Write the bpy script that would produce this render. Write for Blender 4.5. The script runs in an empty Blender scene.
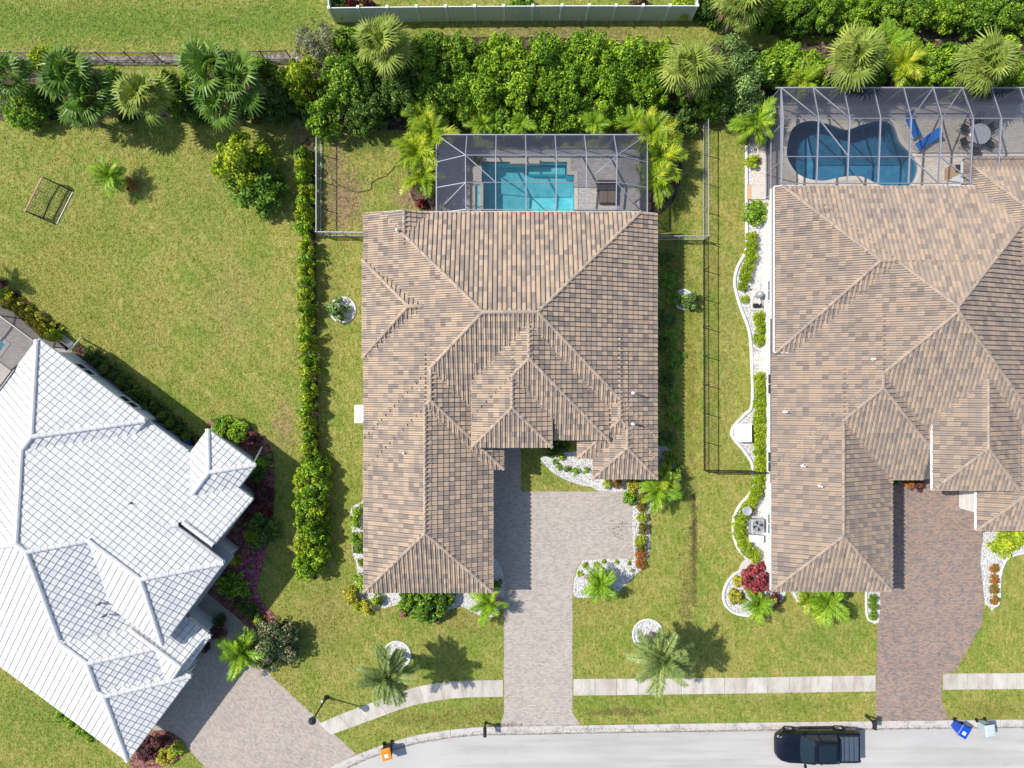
import bpy, math, random
import numpy as np
from mathutils import Vector, Matrix, geometry

rnd = random.Random(7)
sc = bpy.context.scene
COL = sc.collection
R = math.radians

# ------------------------------------------------------------------ camera
F = 711.0      # focal length of the drone camera in pixels
H = 47.0       # flying height in metres
cam_d = bpy.data.cameras.new('camera')
cam_d.sensor_width = 36.0
cam_d.lens = F / 1024.0 * 36.0
cam_d.clip_end = 2000
cam = bpy.data.objects.new('camera', cam_d)
cam.location = (0, 0, H)
COL.objects.link(cam)
sc.camera = cam

# ------------------------------------------------------------------ sky, sun, exposure
SUN_EL = 51.0
SUN_AZ = (-0.963, 0.27)           # where the sun stands, seen from above
world = bpy.data.worlds.new('World')
sc.world = world
world.use_nodes = True
wn = world.node_tree.nodes
bg = wn['Background']
sky = wn.new('ShaderNodeTexSky')
sky.sky_type = 'NISHITA'
sky.sun_disc = False
sky.sun_elevation = R(SUN_EL)
sky.sun_rotation = math.atan2(SUN_AZ[0], SUN_AZ[1])
world.node_tree.links.new(sky.outputs[0], bg.inputs[0])
bg.inputs[1].default_value = 0.145
sun_d = bpy.data.lights.new('sun', 'SUN')
sun_d.energy = 4.4
sun_d.angle = R(0.5)
sun_d.color = (1.0, 0.95, 0.87)
sun = bpy.data.objects.new('sun', sun_d)
ce = math.cos(R(SUN_EL))
sun.rotation_euler = Vector((-SUN_AZ[0]*ce, -SUN_AZ[1]*ce, -math.sin(R(SUN_EL)))).to_track_quat('-Z', 'Y').to_euler()
sun.location = (-40, 10, 60)
COL.objects.link(sun)
vs = sc.view_settings
vs.view_transform = 'Standard'
vs.look = 'None'
vs.exposure = 0.30
vs.gamma = 1.0
vs.use_curve_mapping = False

# ------------------------------------------------------------------ helpers
def G(px, py, z=0.0):
    k = (H - z) / F
    return ((px - 512) * k, (384 - py) * k)

def G3(px, py, z=0.0):
    x, y = G(px, py, z)
    return (x, y, z)

def tag(o, label=None, cat=None, group=None, kind=None):
    if label: o['label'] = label
    if cat: o['category'] = cat
    if group: o['group'] = group
    if kind: o['kind'] = kind
    return o

def empty(name, loc=(0, 0, 0), rz=0.0):
    o = bpy.data.objects.new(name, None)
    o.empty_display_size = 0.3
    o.location = loc
    o.rotation_euler = (0, 0, rz)
    COL.objects.link(o)
    return o

def thing(name, label, cat, loc=(0, 0, 0), rz=0.0, group=None):
    return tag(empty(name, loc, rz), label, cat, group)

def link(name, mesh, parent=None, world=False, loc=None, rot=None, scale=None):
    o = bpy.data.objects.new(name, mesh)
    COL.objects.link(o)
    if parent is not None:
        o.parent = parent
        if world:
            p = Vector((0, 0, 0)); q = parent
            while q is not None:
                p += q.location; q = q.parent
            o.location = -p
    if loc is not None: o.location = loc
    if rot is not None: o.rotation_euler = rot
    if scale is not None: o.scale = scale
    return o

class MB:
    """collects polygons and makes one mesh of them"""
    def __init__(s):
        s.v = []; s.f = []; s.t = []
    def poly(s, pts, t=0.5):
        i = len(s.v)
        s.v.extend(tuple(p) for p in pts)
        s.f.append(tuple(range(i, i + len(pts))))
        s.t.append(t)
        return s
    def grid(s, rows, t=0.5, closed=False):
        i = len(s.v); n = len(rows[0])
        for r in rows: s.v.extend(tuple(p) for p in r)
        for a in range(len(rows) - 1):
            for b in range(n if closed else n - 1):
                c = (b + 1) % n
                s.f.append((i + a*n + b, i + a*n + c, i + (a+1)*n + c, i + (a+1)*n + b)); s.t.append(t)
        return s
    def box(s, c, d, rz=0.0, t=0.5):
        cx, cy, cz = c; dx, dy, dz = d[0]/2, d[1]/2, d[2]/2
        ca, sa = math.cos(rz), math.sin(rz)
        P = []
        for z in (-dz, dz):
            for x, y in ((-dx, -dy), (dx, -dy), (dx, dy), (-dx, dy)):
                P.append((cx + x*ca - y*sa, cy + x*sa + y*ca, cz + z))
        i = len(s.v); s.v.extend(P)
        for q in ((3,2,1,0), (4,5,6,7), (0,1,5,4), (1,2,6,5), (2,3,7,6), (3,0,4,7)):
            s.f.append(tuple(i + k for k in q)); s.t.append(t)
        return s
    def beam(s, p, q, w, h, t=0.5):
        p = Vector(p); q = Vector(q); d = (q - p).normalized()
        up = Vector((0, 0, 1)) if abs(d.z) < 0.95 else Vector((1, 0, 0))
        a = d.cross(up).normalized(); b = a.cross(d).normalized()
        rows = []
        for c in (p, q):
            rows.append([c + a*(w/2)*sx + b*(h/2)*sy for sx, sy in ((-1,-1), (1,-1), (1,1), (-1,1))])
        s.grid(rows, t, closed=True)
        s.poly(rows[0][::-1], t); s.poly(rows[1], t)
        return s
    def tube(s, pts, rad, n=8, t=0.5, cap=True):
        pts = [Vector(p) for p in pts]
        if not isinstance(rad, (list, tuple)): rad = [rad]*len(pts)
        rows = []
        for k, p in enumerate(pts):
            d = (pts[min(k+1, len(pts)-1)] - pts[max(k-1, 0)]).normalized()
            up = Vector((0, 0, 1)) if abs(d.z) < 0.9 else Vector((1, 0, 0))
            a = d.cross(up).normalized(); b = a.cross(d).normalized()
            rows.append([p + (a*math.cos(2*math.pi*j/n) + b*math.sin(2*math.pi*j/n))*rad[k] for j in range(n)])
        s.grid(rows, t, closed=True)
        if cap:
            s.poly(rows[0][::-1], t); s.poly(rows[-1], t)
        return s
    def prism(s, pts, z0, z1, t=0.5, bottom=True):
        n = len(pts)
        area = sum(pts[k][0]*pts[(k+1)%n][1] - pts[(k+1)%n][0]*pts[k][1] for k in range(n))
        if area < 0: pts = pts[::-1]
        s.poly([(x, y, z1) for x, y in pts], t)
        if bottom: s.poly([(x, y, z0) for x, y in pts[::-1]], t)
        for k in range(n):
            a, b = pts[k], pts[(k+1) % n]
            s.poly([(a[0], a[1], z0), (b[0], b[1], z0), (b[0], b[1], z1), (a[0], a[1], z1)], t)
        return s
    def lathe(s, prof, n=16, c=(0, 0, 0), t=0.5):
        rows = [[(c[0] + r*math.cos(2*math.pi*j/n), c[1] + r*math.sin(2*math.pi*j/n), c[2] + z) for j in range(n)] for r, z in prof]
        s.grid(rows, t, closed=True)
        s.poly(rows[0][::-1], t); s.poly(rows[-1], t)
        return s
    def mesh(s, name, mat=None, smooth=False):
        m = bpy.data.meshes.new(name)
        m.from_pydata(s.v, [], s.f)
        at = m.attributes.new('tint', 'FLOAT', 'FACE')
        at.data.foreach_set('value', np.array(s.t, dtype=np.float32))
        if mat: m.materials.append(mat)
        if smooth: m.shade_smooth()
        m.update()
        return m
    def build(s, name, mat, parent=None, world=False, smooth=False, bevel=0.0):
        o = link(name, s.mesh(name, mat, smooth), parent, world)
        if bevel:
            b = o.modifiers.new('bevel', 'BEVEL'); b.width = bevel; b.segments = 2; b.limit_method = 'ANGLE'
        return o

# ------------------------------------------------------------------ materials
class NT:
    def __init__(s, name):
        s.m = bpy.data.materials.new(name); s.m.use_nodes = True
        s.t = s.m.node_tree; s.n = s.t.nodes; s.b = s.n['Principled BSDF']; s.out = s.n['Material Output']
        s._pos = None
    def new(s, k, **kw):
        n = s.n.new(k)
        for a, b in kw.items(): setattr(n, a, b)
        return n
    def l(s, a, b): s.t.links.new(a, b)
    def pos(s):
        if s._pos is None: s._pos = s.new('ShaderNodeNewGeometry').outputs['Position']
        return s._pos
    def noise(s, scale, detail=3.0, rough=0.6, vec=None, stretch=None, rotz=0.0):
        n = s.new('ShaderNodeTexNoise'); n.inputs['Scale'].default_value = scale
        n.inputs['Detail'].default_value = detail; n.inputs['Roughness'].default_value = rough
        v = vec or s.pos()
        if stretch:
            mp = s.new('ShaderNodeMapping'); mp.inputs['Scale'].default_value = stretch; mp.inputs['Rotation'].default_value = (0, 0, rotz)
            s.l(v, mp.inputs['Vector']); v = mp.outputs[0]
        s.l(v, n.inputs['Vector'])
        return n.outputs['Fac']
    def ramp(s, fac, stops, interp='LINEAR'):
        r = s.new('ShaderNodeValToRGB'); e = r.color_ramp.elements; r.color_ramp.interpolation = interp
        while len(e) > 1: e.remove(e[0])
        e[0].position = stops[0][0]; e[0].color = (*stops[0][1], 1)
        for p, c in stops[1:]:
            k = e.new(p); k.color = (*c, 1)
        s.l(fac, r.inputs[0])
        return r.outputs['Color']
    def mix(s, fac, a, b, mode='MIX'):
        m = s.new('ShaderNodeMix'); m.data_type = 'RGBA'; m.blend_type = mode
        for v, i in ((fac, 0), (a, 6), (b, 7)):
            if hasattr(v, 'is_output'): s.l(v, m.inputs[i])
            elif isinstance(v, (int, float)): m.inputs[i].default_value = v
            else: m.inputs[i].default_value = (*v, 1)
        return m.outputs[2]
    def math(s, op, a, b=0.5):
        m = s.new('ShaderNodeMath'); m.operation = op; m.use_clamp = False
        for v, i in ((a, 0), (b, 1)):
            if hasattr(v, 'is_output'): s.l(v, m.inputs[i])
            else: m.inputs[i].default_value = v
        return m.outputs[0]
    def attr(s, name='tint'):
        a = s.new('ShaderNodeAttribute'); a.attribute_name = name
        return a.outputs['Fac']
    def bump(s, h, strength=0.4, dist=0.02):
        b = s.new('ShaderNodeBump'); b.inputs['Strength'].default_value = strength; b.inputs['Distance'].default_value = dist
        s.l(h, b.inputs['Height']); s.l(b.outputs[0], s.b.inputs['Normal'])
    def fin(s, col, rough=0.6, spec=0.3, metal=0.0):
        if hasattr(col, 'is_output'): s.l(col, s.b.inputs['Base Color'])
        else: s.b.inputs['Base Color'].default_value = (*col, 1)
        s.b.inputs['Roughness'].default_value = rough
        s.b.inputs['Specular IOR Level'].default_value = spec
        s.b.inputs['Metallic'].default_value = metal
        return s.m

def rough_mat(name, c1, c2, scale=6.0, rough=0.7, spec=0.25, metal=0.0, bump=0.0, bscale=40.0):
    n = NT(name)
    c = n.ramp(n.noise(scale, 4), [(0.3, c1), (0.7, c2)])
    if bump: n.bump(n.noise(bscale, 3), bump, 0.01)
    return n.fin(c, rough, spec, metal)

def scl(c, k): return tuple(x*k for x in c)

def leaf_mat(name, stops, transl=0.25, rough=0.5, jitter=0.25):
    """leaf colours differ leaf by leaf (tint), plant by plant (object random)"""
    n = NT(name)
    oi = n.new('ShaderNodeObjectInfo')
    f = n.math('ADD', n.attr(), n.math('MULTIPLY', n.math('SUBTRACT', oi.outputs['Random'], 0.5), jitter))
    c = n.ramp(f, stops)
    n.fin(c, rough, 0.35)
    tr = n.new('ShaderNodeBsdfTranslucent'); n.l(n.mix(1.0, c, (1.0, 0.95, 0.45), 'MULTIPLY'), tr.inputs['Color'])
    mx = n.new('ShaderNodeMixShader'); mx.inputs[0].default_value = transl
    n.l(n.b.outputs[0], mx.inputs[1]); n.l(tr.outputs[0], mx.inputs[2]); n.l(mx.outputs[0], n.out.inputs['Surface'])
    return n.m

M = {}
def lawn_mat(name='lawn', blades=False):
    n = NT(name)
    big = n.noise(0.07, 3, 0.55)
    mid = n.noise(0.5, 5, 0.7)
    fine = n.noise(4.2, 5, 0.8)
    streak = n.noise(2.6, 4, 0.75, stretch=(1.9, 0.55, 1.0), rotz=0.5)
    ff = n.math('ADD', n.math('MULTIPLY', fine, 0.6), n.math('MULTIPLY', streak, 0.4))
    c = n.ramp(ff, [(0.34, (0.150, 0.165, 0.033)), (0.45, (0.248, 0.256, 0.055)), (0.53, (0.335, 0.325, 0.090)), (0.66, (0.45, 0.41, 0.18))])
    # greener and drier zones of the turf
    c = n.mix(n.ramp(mid, [(0.44, (0,0,0)), (0.60, (0.9,0.9,0.9))]), c, n.mix(1.0, c, (0.70, 0.90, 0.62), 'MULTIPLY'))
    dry = n.noise(0.33, 5, 0.7, stretch=(1.0, 0.6, 1.0), rotz=0.4)
    c = n.mix(n.ramp(dry, [(0.54, (0,0,0)), (0.68, (0.55,)*3)]), c, n.mix(1.0, c, (1.22, 1.0, 1.15), 'MULTIPLY'))
    c = n.mix(n.ramp(big, [(0.42, (0,0,0)), (0.60, (0.8,0.8,0.8))]), c, n.mix(1.0, c, (1.14, 1.04, 1.15), 'MULTIPLY'))
    # mowing lanes
    wv = n.new('ShaderNodeTexWave'); wv.wave_type = 'BANDS'; wv.bands_direction = 'DIAGONAL'; wv.inputs['Scale'].default_value = 0.42; wv.inputs['Distortion'].default_value = 2.2; wv.inputs['Detail'].default_value = 3
    n.l(n.pos(), wv.inputs['Vector'])
    c = n.mix(n.math('MULTIPLY', wv.outputs['Fac'], 0.38), c, n.mix(1.0, c, (0.70, 0.86, 0.62), 'MULTIPLY'))
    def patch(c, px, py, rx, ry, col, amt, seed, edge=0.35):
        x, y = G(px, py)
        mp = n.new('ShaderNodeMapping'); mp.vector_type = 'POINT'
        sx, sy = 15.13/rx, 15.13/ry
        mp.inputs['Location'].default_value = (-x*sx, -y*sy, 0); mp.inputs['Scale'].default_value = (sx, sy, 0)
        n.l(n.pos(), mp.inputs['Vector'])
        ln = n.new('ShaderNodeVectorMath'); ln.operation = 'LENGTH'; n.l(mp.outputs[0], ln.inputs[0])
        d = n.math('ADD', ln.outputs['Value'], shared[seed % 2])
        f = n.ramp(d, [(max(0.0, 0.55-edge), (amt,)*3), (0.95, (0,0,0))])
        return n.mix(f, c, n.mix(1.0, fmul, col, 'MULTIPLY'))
    shared = [n.math('MULTIPLY', n.math('SUBTRACT', n.noise(sc_, 5, 0.7), 0.5), 2.4) for sc_ in (1.3, 2.4)]
    fmul = n.ramp(fine, [(0.36, (0.6,)*3), (0.64, (1.4,)*3)])
    dirt = (0.30, 0.205, 0.125)
    grn = (0.135, 0.215, 0.034)
    for k, (px, py, rx, ry, col, amt) in enumerate([
        (345, 200, 28, 44, dirt, 0.95), (412, 195, 26, 24, dirt, 0.95), (335, 160, 14, 24, dirt, 0.8), (385, 225, 40, 10, dirt, 0.6), (365, 145, 30, 20, (0.10,0.15,0.03), 0.5),
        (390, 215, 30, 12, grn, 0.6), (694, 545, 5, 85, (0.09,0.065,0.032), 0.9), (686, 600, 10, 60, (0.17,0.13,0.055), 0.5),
        (690, 380, 10, 120, (0.20,0.15,0.03), 0.5), (676, 165, 16, 40, dirt, 0.55), (284, 428, 14, 34, (0.33,0.22,0.12), 0.75), (150, 330, 30, 60, (0.30,0.25,0.09), 0.4), (230, 300, 40, 70, (0.30,0.26,0.10), 0.45), (110, 230, 40, 40, grn, 0.4),
        (265, 445, 22, 18, (0.30,0.22,0.10), 0.45), (325, 620, 36, 60, (0.24,0.20,0.07), 0.45), (470, 620, 60, 22, (0.27,0.21,0.08), 0.4),
        (90, 22, 230, 34, grn, 0.85), (270, 20, 90, 30, grn, 0.7), (200, 210, 70, 60, grn, 0.35), (330, 300, 20, 90, (0.20,0.215,0.05), 0.45), (560, 600, 90, 60, (0.24,0.225,0.06), 0.35), (640, 690, 90, 30, (0.17,0.20,0.04), 0.4), (780, 705, 90, 12, (0.20,0.225,0.05), 0.5), (560, 32, 130, 12, (0.22,0.18,0.09), 0.6), (280, 60, 40, 16, (0.26,0.2,0.12), 0.5),
        (55, 720, 60, 40, grn, 0.6), (60, 300, 90, 130, (0.235,0.235,0.05), 0.45), (820, 640, 70, 30, grn, 0.35),
        (990, 710, 50, 14, (0.15,0.16,0.03), 0.5), (500, 712, 60, 10, (0.18,0.13,0.05), 0.45), (430, 720, 60, 10, (0.14,0.14,0.03), 0.5),
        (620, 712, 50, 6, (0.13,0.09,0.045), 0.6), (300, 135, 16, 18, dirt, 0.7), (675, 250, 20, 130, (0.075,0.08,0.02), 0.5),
        (552, 478, 34, 14, grn, 0.5), (728, 350, 14, 200, (0.28,0.255,0.085), 0.5), (700, 120, 40, 18, (0.22,0.17,0.09), 0.5)]):
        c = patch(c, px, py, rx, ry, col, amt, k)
    if blades:
        t = n.ramp(n.attr(), [(0.0, (0.68,0.74,0.55)), (0.35, (1.0,1.10,0.80)), (0.7, (1.25,1.25,1.02)), (1.0, (1.55,1.42,1.45))])
        c = n.mix(1.0, c, t, 'MULTIPLY')
        n.fin(c, 0.7, 0.2)
        tr = n.new('ShaderNodeBsdfTranslucent'); n.l(c, tr.inputs['Color'])
        mx = n.new('ShaderNodeMixShader'); mx.inputs[0].default_value = 0.3
        n.l(n.b.outputs[0], mx.inputs[1]); n.l(tr.outputs[0], mx.inputs[2]); n.l(mx.outputs[0], n.out.inputs['Surface'])
        return n.m
    n.bump(n.noise(7, 5, 0.85), 0.8, 0.12)
    return n.fin(c, 0.9, 0.1)
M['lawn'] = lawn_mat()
M['blades'] = lawn_mat('grass_blades', True)

def paver_mat(name, stops, ang, scale=1.0, joint=(0.16, 0.13, 0.115), stain=0.35):
    n = NT(name)
    mp = n.new('ShaderNodeMapping'); mp.inputs['Rotation'].default_value = (0, 0, ang)
    n.l(n.pos(), mp.inputs['Vector'])
    bt = n.new('ShaderNodeTexBrick')
    bt.inputs['Scale'].default_value = scale; bt.inputs['Mortar Size'].default_value = 0.006
    bt.inputs['Brick Width'].default_value = 0.20; bt.inputs['Row Height'].default_value = 0.10
    bt.inputs['Color1'].default_value = (0, 0, 0, 1); bt.inputs['Color2'].default_value = (1, 1, 1, 1); bt.inputs['Mortar'].default_value = (0.5, 0.5, 0.5, 1)
    bt.inputs['Bias'].default_value = 0.0
    n.l(mp.outputs[0], bt.inputs['Vector'])
    f = n.math('ADD', n.math('MULTIPLY', bt.outputs['Color'], 0.62), n.math('MULTIPLY', n.noise(1.6, 4, 0.7), 0.42))
    c = n.ramp(f, stops)
    c = n.mix(bt.outputs['Fac'], c, joint)
    st = n.noise(0.45, 5, 0.65)
    c = n.mix(n.ramp(st, [(0.35, (0,0,0)), (0.7, (stain,)*3)]), c, n.mix(1.0, c, (0.74, 0.72, 0.74), 'MULTIPLY'))
    n.bump(n.math('SUBTRACT', 1.0, bt.outputs['Fac']), 0.5, 0.008)
    return n.fin(c, 0.85, 0.2)
M['paver_main'] = paver_mat('pale_pavers', [(0.15, (0.339,0.304,0.271)), (0.5, (0.421,0.377,0.331)), (0.85, (0.495,0.440,0.385))], 0.0, joint=(0.262,0.235,0.207), stain=0.3)
M['paver_right'] = paver_mat('red_pavers', [(0.15, (0.188,0.166,0.161)), (0.42, (0.276,0.217,0.186)), (0.65, (0.351,0.249,0.199)), (0.9, (0.412,0.276,0.203))], 0.0, joint=(0.140,0.120,0.105))
M['paver_left'] = paver_mat('buff_pavers', [(0.12, (0.305,0.277,0.252)), (0.5, (0.404,0.351,0.303)), (0.85, (0.483,0.411,0.340))], R(36.7), joint=(0.246,0.218,0.191), stain=0.3)
M['deck_main'] = paver_mat('deck_pavers', [(0.1, (0.40,0.385,0.37)), (0.5, (0.55,0.525,0.50)), (0.9, (0.66,0.62,0.58))], 0.0, joint=(0.3,0.29,0.28), stain=0.2)
M['deck_right'] = paver_mat('buff_deck_pavers', [(0.1, (0.50,0.45,0.39)), (0.5, (0.60,0.54,0.47)), (0.9, (0.70,0.63,0.54))], 0.0, joint=(0.36,0.33,0.29), stain=0.2)

def concrete_mat(name, c, dark=0.72, sc_=0.8, grain=25):
    n = NT(name)
    a = n.noise(sc_, 6, 0.65); b = n.noise(grain, 3, 0.7)
    col = n.ramp(a, [(0.25, scl(c, dark)), (0.5, c), (0.8, scl(c, 1.07))])
    col = n.mix(n.ramp(b, [(0.35, (0.35,)*3), (0.6, (0,0,0))]), col, n.mix(1.0, col, (0.8, 0.79, 0.77), 'MULTIPLY'))
    n.bump(b, 0.25, 0.004)
    return n.fin(col, 0.88, 0.2)
def slab_mat():
    n = NT('sidewalk_concrete')
    oi = n.new('ShaderNodeObjectInfo')
    c = n.ramp(oi.outputs['Random'], [(0.0, (0.47,0.435,0.39)), (0.6, (0.51,0.475,0.425)), (1.0, (0.55,0.515,0.465))])
    a = n.noise(0.9, 6, 0.7, stretch=(1.6, 0.6, 1))
    c = n.mix(n.ramp(a, [(0.42, (0,0,0)), (0.62, (0.8,)*3)]), c, n.mix(1.0, c, (0.70, 0.66, 0.61), 'MULTIPLY'))
    b = n.noise(30, 3, 0.7); n.bump(b, 0.25, 0.004)
    return n.fin(c, 0.88, 0.2)
M['slab'] = slab_mat()
def road_mat():
    n = NT('road_surface')
    c = n.ramp(n.noise(0.35, 5, 0.6, stretch=(0.35, 1.2, 1)), [(0.25, (0.40,0.387,0.37)), (0.5, (0.455,0.44,0.42)), (0.8, (0.50,0.483,0.46))])
    tk = n.noise(0.9, 4, 0.6, stretch=(0.06, 1.0, 1))
    c = n.mix(n.ramp(tk, [(0.48, (0,0,0)), (0.62, (0.7,)*3)]), c, n.mix(1.0, c, (0.80, 0.79, 0.78), 'MULTIPLY'))
    st = n.noise(1.1, 6, 0.75, stretch=(0.8, 1.6, 1), rotz=0.4)
    c = n.mix(n.ramp(st, [(0.56, (0,0,0)), (0.72, (0.5,)*3)]), c, n.mix(1.0, c, (0.74, 0.73, 0.72), 'MULTIPLY'))
    g = n.noise(45, 3, 0.7)
    c = n.mix(n.ramp(g, [(0.4, (0.3,)*3), (0.6, (0,0,0))]), c, n.mix(1.0, c, (0.78, 0.78, 0.78), 'MULTIPLY'))
    n.bump(g, 0.3, 0.004)
    return n.fin(c, 0.9, 0.2)
M['road'] = road_mat()
M['gutter'] = rough_mat('gutter_stain', (0.17, 0.15, 0.125), (0.36, 0.335, 0.30), 2.2, 0.9)
M['kerb'] = concrete_mat('kerb_concrete', (0.50, 0.475, 0.44), 0.45, 1.6)
M['curbing'] = concrete_mat('bed_curbing', (0.62, 0.62, 0.62), 0.75, 1.5)
M['coping'] = concrete_mat('pool_coping', (0.66, 0.61, 0.55), 0.85)
M['pad'] = concrete_mat('concrete_pad', (0.55, 0.52, 0.48))

def gravel_mat(name, cs, scale=11.0):
    n = NT(name)
    v = n.new('ShaderNodeTexVoronoi'); v.inputs['Scale'].default_value = scale; n.l(n.pos(), v.inputs['Vector'])
    sep = n.new('ShaderNodeSeparateColor'); n.l(v.outputs['Color'], sep.inputs[0])
    c = n.ramp(sep.outputs[0], cs)
    c = n.mix(n.ramp(v.outputs['Distance'], [(0.45, (0,0,0)), (0.8, (0.5,)*3)]), c, n.mix(1.0, c, (0.5, 0.5, 0.5), 'MULTIPLY'))
    n.bump(v.outputs['Distance'], 0.9, -0.05)
    return n.fin(c, 0.85, 0.25)
M['gravel'] = gravel_mat('white_gravel', [(0.0, (0.331,0.328,0.323)), (0.25, (0.513,0.505,0.497)), (0.6, (0.596,0.592,0.580)), (1.0, (0.662,0.654,0.646))])
M['mulch'] = gravel_mat('red_mulch', [(0.0, (0.084,0.034,0.030)), (0.5, (0.211,0.093,0.076)), (1.0, (0.371,0.169,0.143))], 9.0)
M['ground_cover'] = gravel_mat('purple_mulch', [(0.0, (0.140,0.035,0.055)), (0.5, (0.312,0.086,0.140)), (1.0, (0.484,0.172,0.250))], 8.0)
M['brown_mulch'] = gravel_mat('brown_mulch', [(0.0, (0.03,0.021,0.015)), (0.5, (0.085,0.058,0.042)), (1.0, (0.16,0.115,0.085))], 6.0)
M['drain'] = gravel_mat('drain_gravel', [(0.0, (0.14,0.12,0.10)), (0.5, (0.30,0.26,0.23)), (1.0, (0.42,0.38,0.34))], 5.0)

def tile_mat(name, stops, rough=0.75):
    n = NT(name)
    c = n.ramp(n.attr(), stops)
    w = n.noise(0.8, 5, 0.7)
    c = n.mix(n.ramp(w, [(0.4, (0,0,0)), (0.75, (0.4,)*3)]), c, n.mix(1.0, c, (0.78, 0.78, 0.8), 'MULTIPLY'))
    g = n.noise(22, 3, 0.7)
    c = n.mix(n.ramp(g, [(0.35, (0.35,)*3), (0.6, (0,0,0))]), c, n.mix(1.0, c, (0.8, 0.8, 0.8), 'MULTIPLY'))
    return n.fin(c, rough, 0.25)
M['tile_tan'] = tile_mat('tan_roof_tile', [(0.0, (0.229,0.192,0.167)), (0.08, (0.259,0.214,0.179)), (0.16, (0.311,0.252,0.205)), (0.50, (0.352,0.279,0.218)), (0.66, (0.429,0.324,0.234)), (1.0, (0.477,0.365,0.267))])
M['tile_brown'] = tile_mat('brown_roof_tile', [(0.0, (0.230,0.192,0.165)), (0.08, (0.253,0.209,0.178)), (0.2, (0.305,0.246,0.202)), (0.55, (0.337,0.270,0.217)), (0.70, (0.387,0.295,0.221)), (1.0, (0.427,0.324,0.239))])
M['tile_white'] = tile_mat('white_roof_tile', [(0.0, (0.570,0.572,0.572)), (0.5, (0.634,0.628,0.622)), (1.0, (0.697,0.685,0.666))], 0.6)
M['deck_dark'] = rough_mat('roof_underlay', (0.10, 0.09, 0.085), (0.14, 0.12, 0.11))
M['deck_grey'] = rough_mat('pale_roof_underlay', (0.36, 0.36, 0.36), (0.43, 0.43, 0.43))
M['stucco_cream'] = rough_mat('cream_stucco', (0.60, 0.53, 0.43), (0.66, 0.59, 0.49), 3, 0.9, bump=0.4)
M['stucco_white'] = rough_mat('white_stucco', (0.66, 0.66, 0.65), (0.74, 0.74, 0.73), 3, 0.9, bump=0.4)
M['stucco_grey'] = rough_mat('grey_stucco', (0.56, 0.58, 0.60), (0.62, 0.64, 0.66), 3, 0.9, bump=0.4)
M['fascia_tan'] = rough_mat('cream_fascia', (0.58, 0.53, 0.46), (0.66, 0.61, 0.53), 4, 0.5)
M['fascia_white'] = rough_mat('white_fascia', (0.70, 0.70, 0.70), (0.78, 0.78, 0.78), 4, 0.45)
M['white_paint'] = rough_mat('white_paint', (0.72, 0.72, 0.71), (0.80, 0.80, 0.79), 5, 0.45)
M['vinyl'] = rough_mat('pale_vinyl', (0.52, 0.60, 0.55), (0.58, 0.66, 0.61), 3, 0.5)
M['vinyl_post'] = rough_mat('white_vinyl', (0.66, 0.72, 0.66), (0.72, 0.77, 0.72), 3, 0.45)
M['black_metal'] = rough_mat('black_metal', (0.012, 0.012, 0.013), (0.02, 0.02, 0.022), 8, 0.4, 0.5)
M['silver_metal'] = rough_mat('grey_aluminium', (0.38, 0.39, 0.42), (0.48, 0.49, 0.52), 8, 0.4, 0.5, 0.3)
M['cage_metal'] = rough_mat('cage_aluminium', (0.30, 0.305, 0.36), (0.38, 0.385, 0.44), 8, 0.4, 0.5, 0.2)
M['cage_dark'] = rough_mat('bronze_aluminium', (0.05, 0.05, 0.055), (0.08, 0.08, 0.085), 8, 0.4, 0.5, 0.2)
M['glass'] = NT('window_glass').fin((0.03, 0.045, 0.06), 0.06, 0.7)
M['garage'] = rough_mat('garage_door_paint', (0.62, 0.60, 0.56), (0.70, 0.68, 0.64), 3, 0.5)
M['pipe_white'] = rough_mat('white_pipe', (0.7, 0.7, 0.72), (0.8, 0.8, 0.82), 9, 0.45)
M['lead'] = rough_mat('lead_flashing', (0.14, 0.14, 0.15), (0.2, 0.2, 0.21), 9, 0.5)

def screen_mat(name, col, opac):
    n = NT(name)
    n.fin(rgb := col, 0.8, 0.1)
    tr = n.new('ShaderNodeBsdfTransparent'); mx = n.new('ShaderNodeMixShader'); mx.inputs[0].default_value = opac
    n.l(tr.outputs[0], mx.inputs[1]); n.l(n.b.outputs[0], mx.inputs[2]); n.l(mx.outputs[0], n.out.inputs['Surface'])
    return n.m
M['screen'] = screen_mat('insect_screen', (0.06, 0.062, 0.075), 0.20)
M['screen_side'] = screen_mat('side_screen', (0.055, 0.06, 0.085), 0.55)
M['net'] = rough_mat('net_cord', (0.05, 0.05, 0.05), (0.09, 0.09, 0.09))

def water_mat(name, tint, rough=0.03):
    n = NT(name)
    tr = n.new('ShaderNodeBsdfTransparent'); tr.inputs[0].default_value = (*tint, 1)
    gl = n.new('ShaderNodeBsdfGlossy'); gl.inputs['Roughness'].default_value = rough
    fr = n.new('ShaderNodeFresnel'); fr.inputs[0].default_value = 1.33
    bp = n.new('ShaderNodeBump'); bp.inputs['Strength'].default_value = 0.5; bp.inputs['Distance'].default_value = 0.03
    n.l(n.noise(3.5, 3), bp.inputs['Height']); n.l(bp.outputs[0], gl.inputs['Normal']); n.l(bp.outputs[0], fr.inputs['Normal'])
    mx = n.new('ShaderNodeMixShader'); n.l(fr.outputs[0], mx.inputs[0]); n.l(tr.outputs[0], mx.inputs[1]); n.l(gl.outputs[0], mx.inputs[2])
    n.l(mx.outputs[0], n.out.inputs['Surface'])
    return n.m
M['water_cyan'] = water_mat('pool_water', (0.62, 0.93, 0.97))
M['water_blue'] = water_mat('deep_pool_water', (0.45, 0.78, 0.92))
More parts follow.
